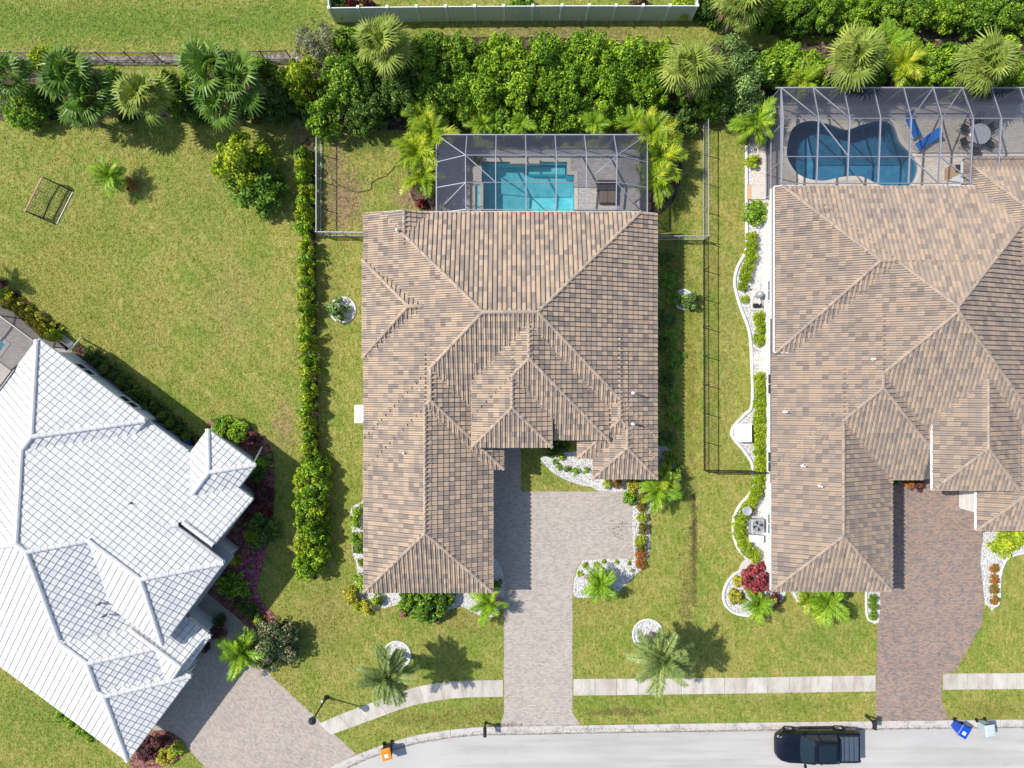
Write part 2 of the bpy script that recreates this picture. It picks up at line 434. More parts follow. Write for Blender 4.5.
def plaster_mat(name, a, b, c):
    n = NT(name)
    v = n.new('ShaderNodeTexVoronoi'); v.feature = 'SMOOTH_F1'; v.inputs['Scale'].default_value = 2.4  # cells paint caustic-like rippled light into the plaster colour, over its own mottling
    wob = n.noise(1.8, 3); vm = n.new('ShaderNodeVectorMath'); vm.operation = 'ADD'; n.l(n.pos(), vm.inputs[0]); n.l(n.mix(1.0, (0,0,0), wob), vm.inputs[1]); n.l(vm.outputs[0], v.inputs['Vector'])
    f = n.math('ADD', n.math('MULTIPLY', v.outputs['Distance'], 0.6), n.math('MULTIPLY', n.noise(2.5, 4), 0.5))
    return n.fin(n.ramp(f, [(0.25, a), (0.5, b), (0.75, c)]), 0.7, 0.2)
M['plaster_cyan'] = plaster_mat('pool_plaster', (0.210,0.588,0.672), (0.341,0.714,0.777), (0.551,0.800,0.800))
M['plaster_blue'] = plaster_mat('blue_pool_plaster', (0.115,0.230,0.310), (0.162,0.290,0.373), (0.230,0.350,0.427))
M['plaster_grey'] = plaster_mat('grey_pool_plaster', (0.36,0.44,0.47), (0.45,0.53,0.56), (0.58,0.64,0.66))
M['pool_tile'] = rough_mat('waterline_tile', (0.25, 0.28, 0.33), (0.4, 0.42, 0.45), 12, 0.25, 0.5)

# leaf colours
LM = {}
LM['bright'] = leaf_mat('bright_leaf', [(0.0, (0.070,0.170,0.010)), (0.45, (0.198,0.375,0.021)), (0.8, (0.394,0.593,0.032)), (1.0, (0.579,0.733,0.052))])
LM['mid'] = leaf_mat('mid_leaf', [(0.0, (0.051,0.135,0.011)), (0.5, (0.160,0.313,0.024)), (0.85, (0.333,0.515,0.039)), (1.0, (0.521,0.705,0.058))])
LM['dark'] = leaf_mat('dark_leaf', [(0.0, (0.027,0.075,0.011)), (0.5, (0.086,0.180,0.025)), (0.85, (0.175,0.302,0.042)), (1.0, (0.322,0.453,0.069))])
LM['lime'] = leaf_mat('lime_leaf', [(0.0, (0.135,0.222,0.011)), (0.45, (0.309,0.434,0.018)), (0.8, (0.525,0.645,0.034)), (1.0, (0.688,0.733,0.060))])
LM['yellow'] = leaf_mat('yellow_leaf', [(0.0, (0.150,0.165,0.015)), (0.4, (0.375,0.375,0.027)), (0.75, (0.705,0.600,0.045)), (1.0, (0.750,0.720,0.090))])
LM['grey'] = leaf_mat('grey_green_leaf', [(0.0, (0.067,0.133,0.032)), (0.5, (0.190,0.321,0.081)), (0.85, (0.356,0.520,0.152)), (1.0, (0.535,0.700,0.231))])
LM['olive'] = leaf_mat('bare_grey_leaf', [(0.0, (0.117,0.127,0.078)), (0.5, (0.273,0.293,0.176)), (1.0, (0.468,0.468,0.293))])
LM['red'] = leaf_mat('red_leaf', [(0.0, (0.090,0.018,0.018)), (0.5, (0.300,0.045,0.053)), (0.9, (0.540,0.105,0.112)), (1.0, (0.630,0.210,0.165))])
LM['maroon'] = leaf_mat('maroon_leaf', [(0.0, (0.045,0.018,0.021)), (0.5, (0.135,0.038,0.042)), (0.9, (0.285,0.090,0.090)), (1.0, (0.240,0.210,0.090))])
LM['croton'] = leaf_mat('croton_leaf', [(0.0, (0.068,0.112,0.015)), (0.42, (0.165,0.225,0.022)), (0.55, (0.330,0.300,0.030)), (0.68, (0.570,0.180,0.045)), (1.0, (0.720,0.135,0.060))], jitter=0.4)
LM['orange'] = leaf_mat('orange_leaf', [(0.0, (0.180,0.075,0.015)), (0.5, (0.570,0.210,0.045)), (1.0, (0.750,0.420,0.090))])
LM['purple'] = leaf_mat('flecked_dark_leaf', [(0.0, (0.024,0.052,0.018)), (0.5, (0.081,0.155,0.046)), (0.72, (0.173,0.259,0.072)), (0.8, (0.405,0.285,0.198)), (1.0, (0.648,0.517,0.342))])
LM['pink'] = leaf_mat('pink_flower', [(0.0, (0.060,0.120,0.022)), (0.5, (0.150,0.225,0.030)), (0.62, (0.750,0.135,0.240)), (1.0, (0.750,0.300,0.390))])
LM['fan_pale'] = leaf_mat('pale_fan_leaf', [(0.0, (0.071,0.116,0.014)), (0.45, (0.213,0.282,0.040)), (0.8, (0.368,0.438,0.075)), (0.93, (0.481,0.485,0.101)), (1.0, (0.509,0.360,0.091))], jitter=0.35)
LM['fan_dark'] = leaf_mat('dark_fan_leaf', [(0.0, (0.031,0.084,0.008)), (0.5, (0.090,0.188,0.019)), (0.85, (0.202,0.326,0.039)), (1.0, (0.342,0.396,0.046))], jitter=0.3, rough=0.4)
LM['feather_bright'] = leaf_mat('bright_feather_leaf', [(0.0, (0.073,0.157,0.010)), (0.5, (0.195,0.350,0.021)), (0.85, (0.357,0.524,0.035)), (1.0, (0.584,0.644,0.047))], jitter=0.35, rough=0.42)
LM['feather_dark'] = leaf_mat('dark_feather_leaf', [(0.0, (0.030,0.075,0.018)), (0.5, (0.075,0.143,0.042)), (1.0, (0.195,0.255,0.090))], jitter=0.3)
LM['feather_pale'] = leaf_mat('pale_feather_leaf', [(0.0, (0.080,0.139,0.036)), (0.5, (0.215,0.291,0.079)), (0.8, (0.349,0.422,0.132)), (1.0, (0.484,0.495,0.168))], jitter=0.35)
LM['areca'] = leaf_mat('yellow_areca_leaf', [(0.0, (0.081,0.158,0.008)), (0.45, (0.203,0.322,0.015)), (0.75, (0.365,0.457,0.023)), (0.9, (0.567,0.567,0.032)), (1.0, (0.675,0.567,0.042))], jitter=0.45, rough=0.42)
LM['dead'] = leaf_mat('dead_frond', [(0.0, (0.108,0.068,0.032)), (0.5, (0.243,0.167,0.086)), (1.0, (0.378,0.279,0.153))])
LM['litter'] = leaf_mat('leaf_litter', [(0.0, (0.05,0.03,0.018)), (0.5, (0.14,0.09,0.05)), (1.0, (0.30,0.21,0.11))], transl=0.05)
M['bark'] = rough_mat('bark', (0.12, 0.09, 0.065), (0.22, 0.17, 0.13), 12, 0.9, bump=0.8, bscale=30)
M['palm_bark'] = rough_mat('palm_bark', (0.16, 0.13, 0.10), (0.30, 0.25, 0.20), 12, 0.9, bump=0.8, bscale=25)
# ================================================================== the setting
COVER = []      # outlines that keep the grass off
def sheet(name, pts, z, mat, z0=None, holes=(), kind='structure', label=None, world_pts=False):
    """a flat sheet from an outline (pixels on the ground, or metres), with holes and, if z0 is given, sides"""
    P = [p if world_pts else G(*p) for p in pts]
    if name != 'ground': COVER.append(P)
    loops = [P] + [list(h) for h in holes]
    vec = [[Vector((x, y, 0)) for x, y in L] for L in loops]
    tris = geometry.tessellate_polygon(vec)
    flat = [p for L in loops for p in L]
    mb = MB()
    for t in tris:
        q = [flat[k] for k in t]
        a = (q[1][0]-q[0][0])*(q[2][1]-q[0][1]) - (q[2][0]-q[0][0])*(q[1][1]-q[0][1])
        if a < 0: q = q[::-1]
        mb.poly([(x, y, z) for x, y in q])
    if z0 is not None:
        for L in loops:
            for k in range(len(L)):
                a, b = L[k], L[(k+1) % len(L)]
                mb.poly([(a[0], a[1], z0), (b[0], b[1], z0), (b[0], b[1], z), (a[0], a[1], z)])
    o = mb.build(name, mat)
    return tag(o, label, kind=kind)

def smooth_loop(pts, n=5):
    """closed Catmull-Rom curve through the points"""
    out = []; m = len(pts)
    for i in range(m):
        p0, p1, p2, p3 = (Vector(pts[(i+k-1) % m]) for k in range(4))
        for j in range(n):
            t = j/n
            out.append(tuple(0.5*((2*p1) + (p2-p0)*t + (2*p0-5*p1+4*p2-p3)*t*t + (3*p1-p0-3*p2+p3)*t**3)))
    return out

def smooth_path(pts, n=5):
    q = [Vector(p) for p in pts]
    q = [q[0]*2 - q[1]] + q + [q[-1]*2 - q[-2]]
    out = []
    for i in range(1, len(q)-2):
        p0, p1, p2, p3 = q[i-1:i+3]
        for j in range(n):
            t = j/n
            out.append(tuple(0.5*((2*p1) + (p2-p0)*t + (2*p0-5*p1+4*p2-p3)*t*t + (3*p1-p0-3*p2+p3)*t**3)))
    out.append(tuple(q[-2]))
    return out

# pool outlines first: the ground is cut out for them
POOL_A = [G(*p) for p in [(481.5,162),(567,162),(567,175),(574,175),(574,211),(481.5,211)]]
POOL_B = smooth_loop([G(*p) for p in [(787,146),(793,128),(810,121),(830,125),(846,130),(862,125),(880,121),(893,126),(900,143),(913,157),(917,170),(908,186),(882,186),(862,177),(843,177),(820,181),(799,175),(788,160)]], 5)
th = R(36.7)
WU = (math.cos(th), -math.sin(th)); WV = (math.sin(th), math.cos(th))
def W2(u, v): return (u*WU[0] + v*WV[0], u*WU[1] + v*WV[1])
POOL_C = [W2(*p) for p in [(-36, -17.9), (-28.4, -17.9), (-28.4, -24.5), (-36, -24.5)]]

S = 160.0
ground = sheet('ground', [(-S,-S),(S,-S),(S,S),(-S,S)], 0.0, M['lawn'], holes=[POOL_A, POOL_B, POOL_C], world_pts=True)

# road and kerb
edge = smooth_path([G(*p) for p in [(262,842),(290,800),(318,775),(340,763),(366,751),(397,740.5),(426,733.5),(473,727.5),(520,726.5),(768,722.5),(1024,719.5),(1300,716)]], 6)
def offset(path, d):
    out = []
    for k, p in enumerate(path):
        a = Vector(path[max(k-1, 0)]); b = Vector(path[min(k+1, len(path)-1)])
        t = (b - a).normalized(); nrm = Vector((-t.y, t.x))
        out.append((p[0] + nrm.x*d, p[1] + nrm.y*d))
    return out
sheet('road', offset(edge, -0.3) + [(60, -45), (-16, -45)], 0.006, M['road'], world_pts=True)
ge = offset(edge, -0.40); gi = offset(edge, -0.56)
sheet('gutter', ge + gi[::-1], 0.0095, M['gutter'], world_pts=True)
# kerb cast in lengths with joints
lens = [0]
for a, b in zip(edge, edge[1:]): lens.append(lens[-1] + (Vector(b)-Vector(a)).length)
def along(path, lens, d):
    for k in range(len(path)-1):
        if d <= lens[k+1]:
            t = (d - lens[k])/(lens[k+1]-lens[k]); p = Vector(path[k]).lerp(Vector(path[k+1]), t)
            tt = (Vector(path[k+1])-Vector(path[k])).normalized()
            return p, Vector((-tt.y, tt.x))
    return Vector(path[-1]), Vector((0, 1))
kerb_root = tag(empty('kerb', (0, -22.6, 0)), 'pale concrete kerb between the front lawns and the road', kind='structure')
d = 0.0
while d < lens[-1] - 3:
    mb = MB(); rows = []
    for j in range(5):
        p, nn = along(edge, lens, d + j*3.03/4 - (0.03 if j == 4 else 0))
        rows.append([(p.x+nn.x*o, p.y+nn.y*o, z) for o, z in ((0.02, -0.05), (0.02, 0.055), (-0.16, 0.05), (-0.34, 0.022), (-0.46, 0.012), (-0.46, -0.05))])
    mb.grid(rows); mb.poly(rows[0]); mb.poly(rows[-1][::-1])
    mb.build('kerb_segment', M['kerb'], kerb_root, world=True)
    d += 3.03

# driveways
sheet('driveway', [(486,440),(521,440),(521,491.5),(633,491.5),(633,559),(590,559),(581,562),(576,569),(573.5,578),(572.5,590),(572.5,713),(582,727.2),(499,727.6),(504,714),(504,600),(486,596)], 0.010, M['paver_main'], z0=-0.05)
sheet('driveway', [(876,468),(984,468),(983.5,576),(982.5,623),(955,672),(942,673),(942,701),(949,720.6),(875.5,721.4),(878,600),(876,590)], 0.010, M['paver_right'], z0=-0.05)
sheet('driveway', [(190,560),(207,590),(252,625),(256,640),(263,660),(272,677),(356,753.8),(336,766),(316,778),(290,803),(262,842),(218,780),(185,746),(150,728),(110,700)], 0.010, M['paver_left'], z0=-0.05)

# sidewalk slabs
def offset_out(T, B):
    return [tuple(p) for p in T] + [tuple(p) for p in B[::-1]]
def walk(label, top, bot, n, jitter=0.0):
    root = tag(empty('sidewalk', (*G(*top[len(top)//2]), 0)), label, kind='structure')
    T = smooth_path([G(*p) for p in top], 8); B = smooth_path([G(*p) for p in bot], 8)
    def ls(P):
        L = [0]
        for a, b in zip(P, P[1:]): L.append(L[-1] + (Vector(b)-Vector(a)).length)
        return L
    LT, LB = ls(T), ls(B)
    COVER.append(offset_out(T, B))
    for k in range(n):
        f0, f1 = k/n + 0.0007, (k+1)/n - 0.0007
        a = [along(T, LT, LT[-1]*(f0 + (f1-f0)*j/3))[0] for j in range(4)]
        b = [along(B, LB, LB[-1]*(f0 + (f1-f0)*j/3))[0] for j in range(4)]
        mb = MB(); z = 0.03 + rnd.uniform(-0.006, 0.006)
        mb.prism([tuple(p) for p in a] + [tuple(p) for p in b[::-1]], -0.06, z)
        mb.build('slab', M['slab'], root, world=True, bevel=0.008)
walk('pale concrete sidewalk between the two right driveways', [(573.3,678.8),(720,677.8),(875.8,675.2)], [(573.3,695.4),(720,693.6),(875.4,691.2)], 14)
walk('curved pale concrete sidewalk left of the middle driveway', [(503.2,680),(456,681),(416,687),(376,701),(340,714.5),(319,723.5)], [(503.2,696.5),(456,698),(416,704.5),(386,714.5),(356,725.5),(331,734.5)], 9)
walk('short pale concrete sidewalk at the right edge', [(943,673.4),(1024,673),(1090,672.5)], [(943,689.6),(1024,688.8),(1090,688)], 6)

# planting beds
BEDN = [0]
def bed(name, pts, mat, label, n=4, z=0.014, curb=None, closed_curb=True, smooth=True):
    P = [G(*p) for p in pts]
    if smooth: P = smooth_loop(P, n)
    BEDN[0] += 1
    o = sheet(name, P, z + 0.0012*BEDN[0], mat, world_pts=True)
    o['label'] = label
    return o
def curbing(label, pts, w=0.16, h=0.10, n=5):
    path = smooth_path([G(*p) for p in pts], n)
    mb = MB(); rows = []
    for k, p in enumerate(path):
        a = Vector(path[max(k-1, 0)]); b = Vector(path[min(k+1, len(path)-1)]); t = (b-a).normalized(); nn = Vector((-t.y, t.x))
        rows.append([(p[0]+nn.x*o, p[1]+nn.y*o, z) for o, z in ((-w/2, -0.04), (-w/2, h*0.7), (-w*0.25, h), (w*0.25, h), (w/2, h*0.7), (w/2, -0.04))])
    mb.grid(rows); mb.poly(rows[0]); mb.poly(rows[-1][::-1])
    o = mb.build('bed_curb', M['curbing'], smooth=True)
    return tag(o, label, kind='structure')

bed('gravel_bed', [(756,128),(747,150),(746.5,190),(746.5,224),(746,252),(738,268),(734.5,284),(740,306),(749,331),(751.5,360),(752,404),(744,415),(734,426),(732,436),(744,451),(752.5,466),(752.5,489),(738,508),(733,526),(737,546),(748,560),(756,566),(772,566),(774,540),(774,420),(774,300),(774,200),(772,130)], M['gravel'], 'white gravel bed along the wall of the right house', 2)
curbing('pale curved curb edging the long gravel bed of the right house', [(746.5,146),(746.5,190),(746.5,224),(746,250),(738,266),(734.5,283),(740,306),(749,331),(751.5,360),(752,404),(744,415),(734,426),(732,436),(744,451),(752.5,466),(752.5,489),(738,508),(733,526),(737,546),(748,560)], 0.2)
bed('gravel_bed', [(748,571),(733,575),(724,590),(725,604),(735,613),(750,616),(768,610),(784,598),(782,580)], M['gravel'], 'round white gravel bed with red shrubs at the right house corner')
curbing('pale curb round the gravel bed with red shrubs', [(747,569),(733,575),(724,590),(725,604),(735,613),(750,616)], 0.18)
bed('path', [(744,560),(756,563),(768,566),(768,574),(748,572),(738,573)], M['pad'], 'small grey stepping path beside the gravel bed', z=0.02)
bed('gravel_bed', [(793,588),(797,601),(805,607),(830,604),(842,588)], M['gravel'], 'small white gravel patch behind the feather palm')
curbing('short pale curb beside the bright feather palm', [(794,592),(798,601),(806,607)], 0.16)
bed('gravel_bed', [(866,586),(866.5,612),(869,621),(879,621.5),(879,586)], M['gravel'], 'narrow white gravel strip beside the red driveway', 2)
curbing('pale curb edging the narrow gravel strip', [(866,588),(866.3,611),(869,620),(878,621.5)], 0.14)
bed('gravel_bed', [(984.5,520),(984.5,603),(999,604),(1000,575),(1006,560),(1018,554),(1040,552),(1040,520)], M['gravel'], 'white gravel bed right of the red driveway', 2)
curbing('pale curb along the gravel bed right of the driveway', [(985,603.5),(998,604),(1000,576),(1006,560),(1018,554),(1036,552)], 0.14)
# middle house beds
bed('gravel_bed', [(541,458),(543,463),(552,472),(564,479),(580,485),(592,487),(600,491),(634,491),(640,486),(660,470),(672,458),(655,440),(600,446),(570,452),(556,452)], M['gravel'], 'white gravel bed in front of the entry', 3)
bed('gravel_bed', [(633.5,476),(633.5,559),(640,562),(648,556),(650,535),(649,515),(652,506),(664,501),(676,492),(680,478),(674,462),(664,452),(654,470)], M['gravel'], 'white gravel strip of croton balls beside the court', 2)
bed('gravel_bed', [(588,559.5),(634,559.5),(645,566),(636,574),(622,588),(610,597),(590,597.5),(574,596),(574,580),(577,570),(581,563)], M['gravel'], 'white gravel bed at the corner of the court', 3)
bed('gravel_bed', [(360,503),(352,507),(350,516),(352,531),(352,552),(356,562),(357,575),(352,588),(356,606),(366,611),(372,590),(372,503)], M['gravel'], 'white gravel bed along the left wall of the middle house', 2)
bed('gravel_bed', [(362,580),(366,606),(384,608),(402,604),(420,614),(440,613),(460,606),(472,612),(486,617),(498,614),(502,600),(505,590),(503,572),(496,559),(486,560),(480,580)], M['gravel'], 'white gravel bed in front of the garage wing', 2)
def ring(px, py, r, label):
    P = [G(px + r*math.cos(a*math.pi/12), py + r*math.sin(a*math.pi/12)) for a in range(24)]
    sheet('gravel_ring', P, 0.02, M['gravel'], world_pts=True)['label'] = label
    curbing(label.replace('gravel ring', 'curb ring'), [(px + r*math.cos(a*math.pi/8), py + r*math.sin(a*math.pi/8)) for a in range(17)], 0.12, 0.08, 3)
ring(343, 310, 12.5, 'white gravel ring beside the left wall of the middle house')
ring(683.5, 299.5, 9.5, 'white gravel ring right of the middle house')
ring(397, 655, 13.5, 'white gravel ring under the front palm left of the driveway')
ring(648, 634.5, 15, 'white gravel ring under the front palm right of the driveway')
# white house beds
bed('mulch_bed', [(206,428),(228,421),(245,424),(262,436),(273,452),(275,480),(273,520),(268,545),(258,575),(256,590),(262,603),(272,612),(278,622),(262,640),(250,628),(207,592),(190,570),(220,520)], M['mulch'], 'dark red mulch bed curving round the white house corner', 3)
bed('mulch_bed', [(252,556),(266,548),(262,570),(257,586),(262,602),(270,612),(252,614),(245,600),(236,590),(240,566)], M['ground_cover'], 'purple pink mulch patch beside the round bush', 3, z=0.02)
bed('mulch_bed', [(76,350),(82,346),(104,362),(140,388),(168,412),(193,433),(196,446),(180,450),(130,412),(90,378)], M['mulch'], 'narrow mulch bed along the white house wall', 3)
bed('mulch_bed', [(-30,262),(0,279),(20,298),(40,318),(58,334),(54,342),(40,336),(20,318),(0,303),(-30,284)], M['mulch'], 'mulch bed of yellow shrubs beside the left pool cage', 3)
bed('mulch_bed', [(130,764),(136,742),(156,730),(175,734),(184,746),(180,758),(160,768),(140,772)], M['mulch'], 'mulch bed at the lower corner of the white house', 3)
sheet('stepping_pad', [(56,341),(63,334),(74,343),(67,351)], 0.03, M['pad'], z0=-0.05)['label'] = 'small grey concrete pad beside the left pool cage'
bed('mulch_bed', [(302,142),(314,150),(316,230),(316,300),(318,400),(320,470),(325,490),(326,560),(320,574),(310,572),(308,480),(305,400),(303,300),(302,220)], M['brown_mulch'], 'brown mulch strip under the long hedge', 2)
sheet('mulch_bed', [(752,24),(1200,27),(1200,40),(900,39),(760,34)], 0.01, M['brown_mulch'])['label'] = 'brown mulch strip between the two rear hedges'
sheet('drain_strip', [(-120,54),(60,55),(190,56),(300,53),(300,61),(190,65),(60,64),(-120,62)], 0.008, M['drain'])['label'] = 'grey gravel drain strip behind the palms'
bed('mulch_bed', [(330,70),(420,40),(560,38),(680,44),(760,50),(770,100),(720,118),(660,116),(560,128),(430,130),(330,128),(285,110),(280,80)], M['brown_mulch'], 'brown mulch under the rear planting', 3, z=0.006)
bed('mulch_bed', [(768,50),(900,42),(1060,44),(1060,96),(900,98),(768,98)], M['brown_mulch'], 'brown mulch under the hedge behind the right house', 3, z=0.009)
bed('mulch_bed', [(-30,70),(60,64),(160,78),(240,64),(290,80),(280,118),(200,116),(120,118),(-30,118)], M['brown_mulch'], 'brown mulch under the palms behind the left lawn', 3, z=0.006)
bed('mulch_bed', [(412,130),(436,126),(436,212),(418,208),(408,180)], M['brown_mulch'], 'brown mulch bed left of the middle pool cage', 3, z=0.01)
bed('mulch_bed', [(648,122),(670,130),(682,160),(676,196),(662,212),(648,212)], M['brown_mulch'], 'brown mulch bed right of the middle pool cage', 3, z=0.01)
# pool decks
DECK_A = [(-4.7, 15.5), (8.45, 15.5), (8.45, 9.0), (-4.7, 9.0)]
sheet('pool_deck', DECK_A, 0.03, M['deck_main'], z0=-0.05, holes=[POOL_A], world_pts=True)
DECK_B = [(15.9, 18.6), (36, 18.6), (36, 11.0), (15.9, 11.0)]
sheet('pool_deck', DECK_B, 0.03, M['deck_right'], z0=-0.05, holes=[POOL_B], world_pts=True)
DECK_C = [W2(-42, -15.6), W2(-24.6, -15.6), W2(-24.6, -30), W2(-42, -30)]
sheet('pool_deck', DECK_C, 0.03, M['deck_right'], z0=-0.05, holes=[POOL_C], world_pts=True)

def pool(label, out, depth, shell, water, loc):
    r = thing('swimming_pool', label, 'pool', loc)
    mb = MB(); n = len(out)
    a = sum(out[k][0]*out[(k+1)%n][1] - out[(k+1)%n][0]*out[k][1] for k in range(n))
    P = out if a > 0 else out[::-1]
    for k in range(n):
        p, q = P[k], P[(k+1) % n]
        mb.poly([(p[0], p[1], -0.30), (q[0], q[1], -0.30), (q[0], q[1], -depth), (p[0], p[1], -depth)])
    mb.poly([(x, y, -depth) for x, y in P])
    mb.build('shell', shell, r, world=True)
    tl = MB()
    for k in range(n):
        p, q = P[k], P[(k+1) % n]
        tl.poly([(p[0], p[1], 0.02), (q[0], q[1], 0.02), (q[0], q[1], -0.30), (p[0], p[1], -0.30)])
    tl.build('waterline_tiles', M['pool_tile'], r, world=True)
    w = MB(); w.poly([(x, y, -0.12) for x, y in P]); w.build('water', water, r, world=True)
    c = MB(); ins = offset_loop(P, 0.26); rows = []
    c.grid([[(x, y, 0.025) for x, y in P + P[:1]], [(x, y, 0.065) for x, y in P + P[:1]], [(x, y, 0.065) for x, y in ins + ins[:1]], [(x, y, 0.025) for x, y in ins + ins[:1]]])
    c.build('coping', M['coping'], r, world=True)
    return r
def offset_loop(P, d):
    out = []; n = len(P)
    for k in range(n):
        p = Vector(P[k]); a = (p - Vector(P[k-1])).normalized(); b = (Vector(P[(k+1) % n]) - p).normalized()
        na, nb = Vector((a.y, -a.x)), Vector((b.y, -b.x)); m = (na + nb)
        m = m.normalized() * (d / max(0.4, math.sqrt(max(0.05, (1 + na.dot(nb))/2)))) if m.length > 1e-4 else na*d
        out.append(tuple(p + m))
    return out
pa = pool('turquoise rectangular pool behind the middle house', POOL_A, 1.35, M['plaster_cyan'], M['water_cyan'], (1.0, 13.0, 0))
# steps, shelf and spa wall of the turquoise pool
x0, y0 = G(482.2, 163); x1, y1 = G(490.5, 211)
mb = MB(); mb.box(((x0+x1)/2, (y0+y1)/2, -0.95), (x1-x0, y0-y1, 0.8)); mb.build('step', M['plaster_cyan'], pa, world=True)
x2, _ = G(566, 0); xa, yb = G(520, 171)
mb = MB(); mb.box(((xa+x2)/2+0.3, (y0+yb)/2, -1.05), (x2-xa-0.6, y0-yb-0.02, 0.6)); mb.build('step', M['plaster_cyan'], pa, world=True)
for px0, px1, py0, py1, zt in ((473.5,475.5,186,210,0.28), (480.5,483.5,184,210,0.28), (473.5,482,167.5,185.5,0.26), (510,539.5,160.5,165,0.3)):
    (a, b), (c, e) = G(px0, py0), G(px1, py1)
    mb = MB(); mb.box(((a+c)/2, (b+e)/2, zt/2 - 0.1), (c-a, b-e, zt + 0.2)); mb.build('spa_wall', M['coping'], pa, world=True, bevel=0.015)
(a, b), (c, e) = G(475.6, 186), G(480.4, 210)
mb = MB(); mb.box(((a+c)/2, (b+e)/2, 0.05), (c-a, b-e, 0.1)); mb.build('spa_floor', M['plaster_cyan'], pa, world=True)
pool('dark blue kidney shaped pool behind the right house', POOL_B, 1.5, M['plaster_blue'], M['water_blue'], (22, 15.0, 0))
pool('pale pool in the screened corner of the white house', POOL_C, 1.2, M['plaster_grey'], M['water_blue'], (*W2(-32, -21), 0))

# ================================================================== houses
SL = 5/12.0
def PL(nx, ny, d, ze=3.0, s=SL): return (nx, ny, d, ze, s)
def zat(p, x, y): return p[3] + p[4]*(p[2] - p[0]*x - p[1]*y)
def clip(poly, a, b, c):
    """keep a*x + b*y <= c; points may be 2D or 3D"""
    out = []; n = len(poly)
    for k in range(n):
        p, q = poly[k], poly[(k+1) % n]
        dp, dq = a*p[0]+b*p[1]-c, a*q[0]+b*q[1]-c
        if dp <= 1e-9: out.append(p)
        if (dp < -1e-9 and dq > 1e-9) or (dp > 1e-9 and dq < -1e-9):
            t = dp/(dp-dq); out.append(tuple(u + (w-u)*t for u, w in zip(p, q)))
    return out

class Roof:
    def __init__(s, blocks): s.b = blocks
    def foot(s, b, inset=0.0):
        P = [(-99, -99), (99, -99), (99, 99), (-99, 99)]
        for p in b['planes']: P = clip(P, p[0], p[1], p[2] - inset)
        for c in b.get('cuts', []): P = clip(P, c[0], c[1], c[2] - inset)
        return P
    def inside(s, b, x, y, e=0.0):
        return all(p[0]*x+p[1]*y <= p[2]+e for p in b['planes']) and all(c[0]*x+c[1]*y <= c[2]+e for c in b.get('cuts', []))
    def h(s, b, x, y): return min(zat(p, x, y) for p in b['planes'])
    def cons(s, b, i):
        p = b['planes'][i]; C = [(p[0], p[1], p[2], 'eave')]
        for c in b.get('cuts', []): C.append((c[0], c[1], c[2], 'cut'))
        for j, q in enumerate(b['planes']):
            if j == i: continue
            C.append((q[0], q[1], q[2], 'side'))
            # z_i <= z_j
            C.append((-p[4]*p[0]+q[4]*q[0], -p[4]*p[1]+q[4]*q[1], q[3]+q[4]*q[2]-p[3]-p[4]*p[2], ('hip', j)))
        return C
    def face(s, b, i):
        P = [(-99, -99), (99, -99), (99, 99), (-99, 99)]
        for a, bb, c, _ in s.cons(b, i): P = clip(P, a, bb, c)
        return P

PROF_S = [(0.05, 0.0), (0.16, 0.085), (0.46, 0.095), (0.62, 0.0), (0.95, 0.0)]
PROF_F = [(0.045, 0.0), (0.955, 0.0)]

